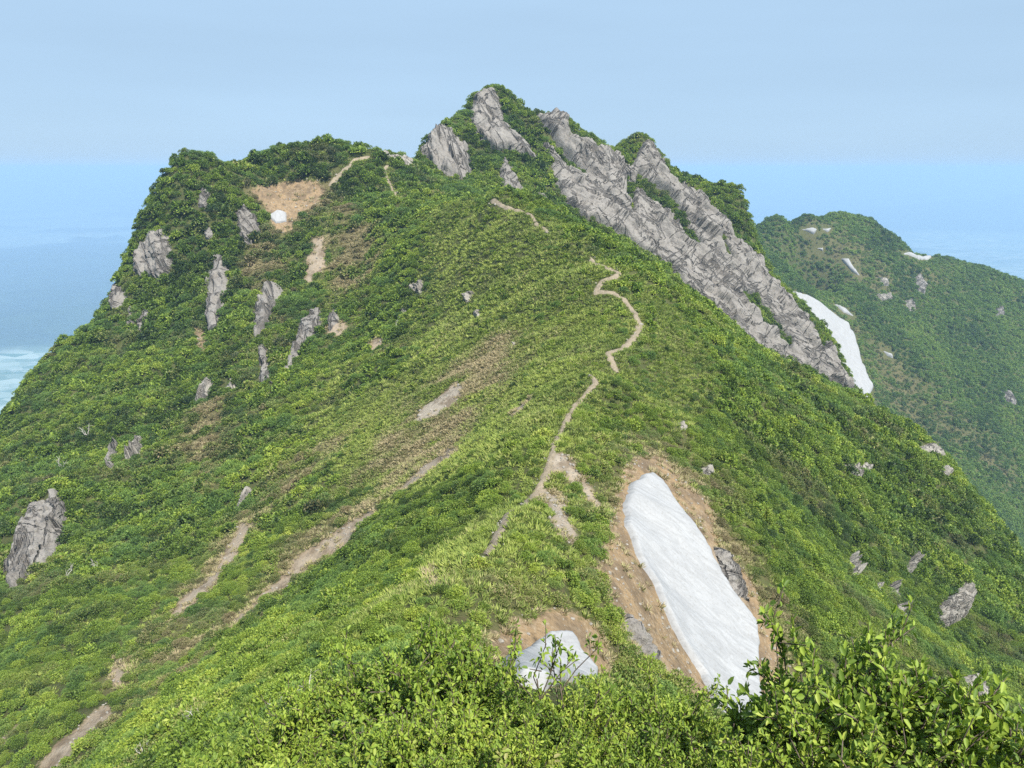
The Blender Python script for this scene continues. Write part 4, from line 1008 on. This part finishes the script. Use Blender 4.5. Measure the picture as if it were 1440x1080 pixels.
# ------------------------------------------------------------------ the rest of the cover, as masses
def instancer(name, kind, sources, mask=None):
    D_ = cat(kind)
    if mask is not None: D_ = {k: v[mask] for k, v in D_.items()}
    me = bpy.data.meshes.new(name); n = len(D_['p']); me.vertices.add(n); me.vertices.foreach_set('co', np.ascontiguousarray(D_['p'], np.float32).ravel())
    for nm, arr in (('tint', D_['tint']), ('dry', D_['dry'])): fattr(me, nm, arr)
    for nm, arr in (('rot', rot_from(D_['lx'], D_['ly'], D_['yaw'])), ('scl', D_['s'])):
        a_ = me.attributes.new(nm, 'FLOAT_VECTOR', 'POINT'); a_.data.foreach_set('vector', np.ascontiguousarray(arr, np.float32).ravel())
    a_ = me.attributes.new('var', 'INT', 'POINT'); a_.data.foreach_set('value', np.ascontiguousarray(D_['var'], np.int32))
    o = link(name, me)
    g = bpy.data.node_groups.new(name, 'GeometryNodeTree')
    g.interface.new_socket('Geometry', in_out='INPUT', socket_type='NodeSocketGeometry'); g.interface.new_socket('Geometry', in_out='OUTPUT', socket_type='NodeSocketGeometry')
    i_ = g.nodes.new('NodeGroupInput'); o_ = g.nodes.new('NodeGroupOutput'); jn = g.nodes.new('GeometryNodeJoinGeometry'); ip = g.nodes.new('GeometryNodeInstanceOnPoints')
    for src in reversed(sources):
        nd = g.nodes.new('GeometryNodeObjectInfo'); nd.inputs['Object'].default_value = src; nd.inputs['As Instance'].default_value = True
        g.links.new(nd.outputs['Geometry'], jn.inputs[0])
    def named(nm, typ):
        q = g.nodes.new('GeometryNodeInputNamedAttribute'); q.data_type = typ; q.inputs[0].default_value = nm; return q.outputs['Attribute']
    g.links.new(i_.outputs[0], ip.inputs['Points']); g.links.new(jn.outputs[0], ip.inputs['Instance'])
    ip.inputs['Pick Instance'].default_value = True
    g.links.new(named('var', 'INT'), ip.inputs['Instance Index'])
    g.links.new(named('rot', 'FLOAT_VECTOR'), ip.inputs['Rotation']); g.links.new(named('scl', 'FLOAT_VECTOR'), ip.inputs['Scale'])
    g.links.new(ip.outputs[0], o_.inputs[0])
    md = o.modifiers.new('cover', 'NODES'); md.node_group = g
    return tag(o, kind='stuff')
def source(me): return bpy.data.objects.new(me.name, me)       # holds the mesh for the cover; not placed in the scene itself
src_near = [source(m[0]) for m in NEAR]; src_mid = [source(m[0]) for m in MID]; src_low = [source(m) for m in LOW]
nm_ = np.ones(len(cat('near')['p']), bool); nm_[list(chosen['near'])] = False
instancer('foreground_shrubs', 'near', src_near, nm_)
mm_ = np.ones(len(cat('mid')['p']), bool); mm_[list(chosen['mid'])] = False
instancer('slope_shrubs', 'mid', src_mid, mm_)
instancer('upper_slope_scrub', 'low', src_low)
instancer('mountain_grass', 'tuft', [source(m) for m in TUFT])
instancer('far_hillside_woods', 'tree', [source(m) for m in TREE])
print('COUNTS', {k: len(cat(k)['p']) for k in ('near', 'mid', 'low', 'tuft', 'tree')}, len(INDIV))

STONE = []
for k in range(4):
    bm_ = __import__('bmesh').new(); __import__('bmesh').ops.create_icosphere(bm_, subdivisions=2, radius=1); me = bpy.data.meshes.new('stone')
    r = np.random.default_rng(1500+k); pl = unit(r.normal(size=(9, 3)))
    for v in bm_.verts:
        q = np.array(v.co); dd = pl@q; f = min(1.0, min([.72/d_ for d_ in dd if d_ > .05]+[1])); v.co = Vector(q*f*np.array([1, .75, .6]))
    bm_.to_mesh(me); bm_.free(); me.materials.append(M_PALE); STONE.append(me)
    fattr(me, 'across', np.zeros(len(me.vertices))); fattr(me, 'down', np.zeros(len(me.vertices)))
SETS['stone'] = []
for (x0, x1, y0, y1, step, seed, sz) in [(-70, 70, 36, 120, .55, 501, .13), (-120, 60, 120, 290, 1.1, 502, .26)]:
    x, y, z, r = scatter(x0, x1, y0, y1, step, seed); so_ = soil_at(x, y); gv = field(x, y, GRAVEL_P, 1.5); tg = trail_gap(x, y)
    keep = (r.random(len(x)) < np.where(gv > .3, .75, np.where((so_ > .3) | (np.abs(tg) < .5), .30, .0))) & free_of(x, y, .1)
    x, y, z = x[keep], y[keep], z[keep]
    put('stone', x, y, z+.03, sz*(.4+1.6*r.random(len(x))**3+.1), .8+.4*r.random(len(x)), .5+0*x, 0*x, r, 4)
instancer('loose_stones', 'stone', [source(m) for m in STONE])

# ------------------------------------------------------------------ bleached dead branches
for k, (px, py, hgt, lab) in enumerate([
  (440,985,1.0,'forked white dead branch sticking out of the bushes at lower left'), (392,1010,.8,'low grey dead twig left of the forked white branch'),
  (280,1022,1.0,'thin upright dead stem among bushes left of the grey twig'), (203,1072,.9,'short bleached twig by the bottom edge at lower left'),
  (125,618,2.6,'bleached branching deadwood high on the left slope'), (88,664,2.4,'pale dead branch above the big grey cliff at the left border'),
  (97,815,2.0,'grey tangle of dead branches right of the big grey cliff'), (137,803,1.8,'single leaning white stem right of the dead tangle'),
  (870,925,.8,'bare brown twigs on the bank between the two big snow patches')]):
    r = np.random.default_rng(1400+k); p = ground(px, py, 14 if py > 950 else 3); T = []
    for j in range(3):
        a = r.random()*6.28; d0 = np.array([math.cos(a)*.5, math.sin(a)*.5, .9]); q = np.zeros(3); pts = [q]
        for i in range(4): q = q+unit(d0+r.normal(size=3)*.35)*hgt*.32; pts.append(q)
        T.append(tube(pts, .035*hgt, .010*hgt))
        for i in (2, 3):
            e = unit(d0+r.normal(size=3)*.7)*hgt*.4; T.append(tube([pts[i], pts[i]+e*.5+r.normal(size=3)*.03, pts[i]+e], .016*hgt, .006*hgt, 3))
    V, Fq = join_tubes(T); o = link('dead_branch', mesh_from('dead_branch', V, Fq, M_DEAD if k != 8 else M_BARK, True), None, (p[0], p[1], p[2]+.25*hgt))
    tag(o, lab, 'branch', 'dead branches on the slopes')

# ------------------------------------------------------------------ haze over the lowland
def haze():
    x = 70000.; zt, zb = 30., -1165.
    V = [(sx*x, sy*x, z) for z in (zb, zt) for sx, sy in ((-1,-1),(1,-1),(1,1),(-1,1))]
    me = bpy.data.meshes.new('haze'); me.from_pydata(V, [], [(3,2,1,0),(4,5,6,7),(0,1,5,4),(1,2,6,5),(2,3,7,6),(3,0,4,7)])
    m = bpy.data.materials.new('summer_haze'); m.use_nodes = True; t = m.node_tree; t.nodes.remove(t.nodes['Principled BSDF'])
    pv = t.nodes.new('ShaderNodeVolumePrincipled'); pv.inputs['Color'].default_value = (.415, .62, .885, 1); pv.inputs['Density'].default_value = 1/5600; pv.inputs['Anisotropy'].default_value = 0
    t.links.new(pv.outputs[0], t.nodes['Material Output'].inputs['Volume']); me.materials.append(m)
    return tag(link('haze', me), kind='stuff')
haze()
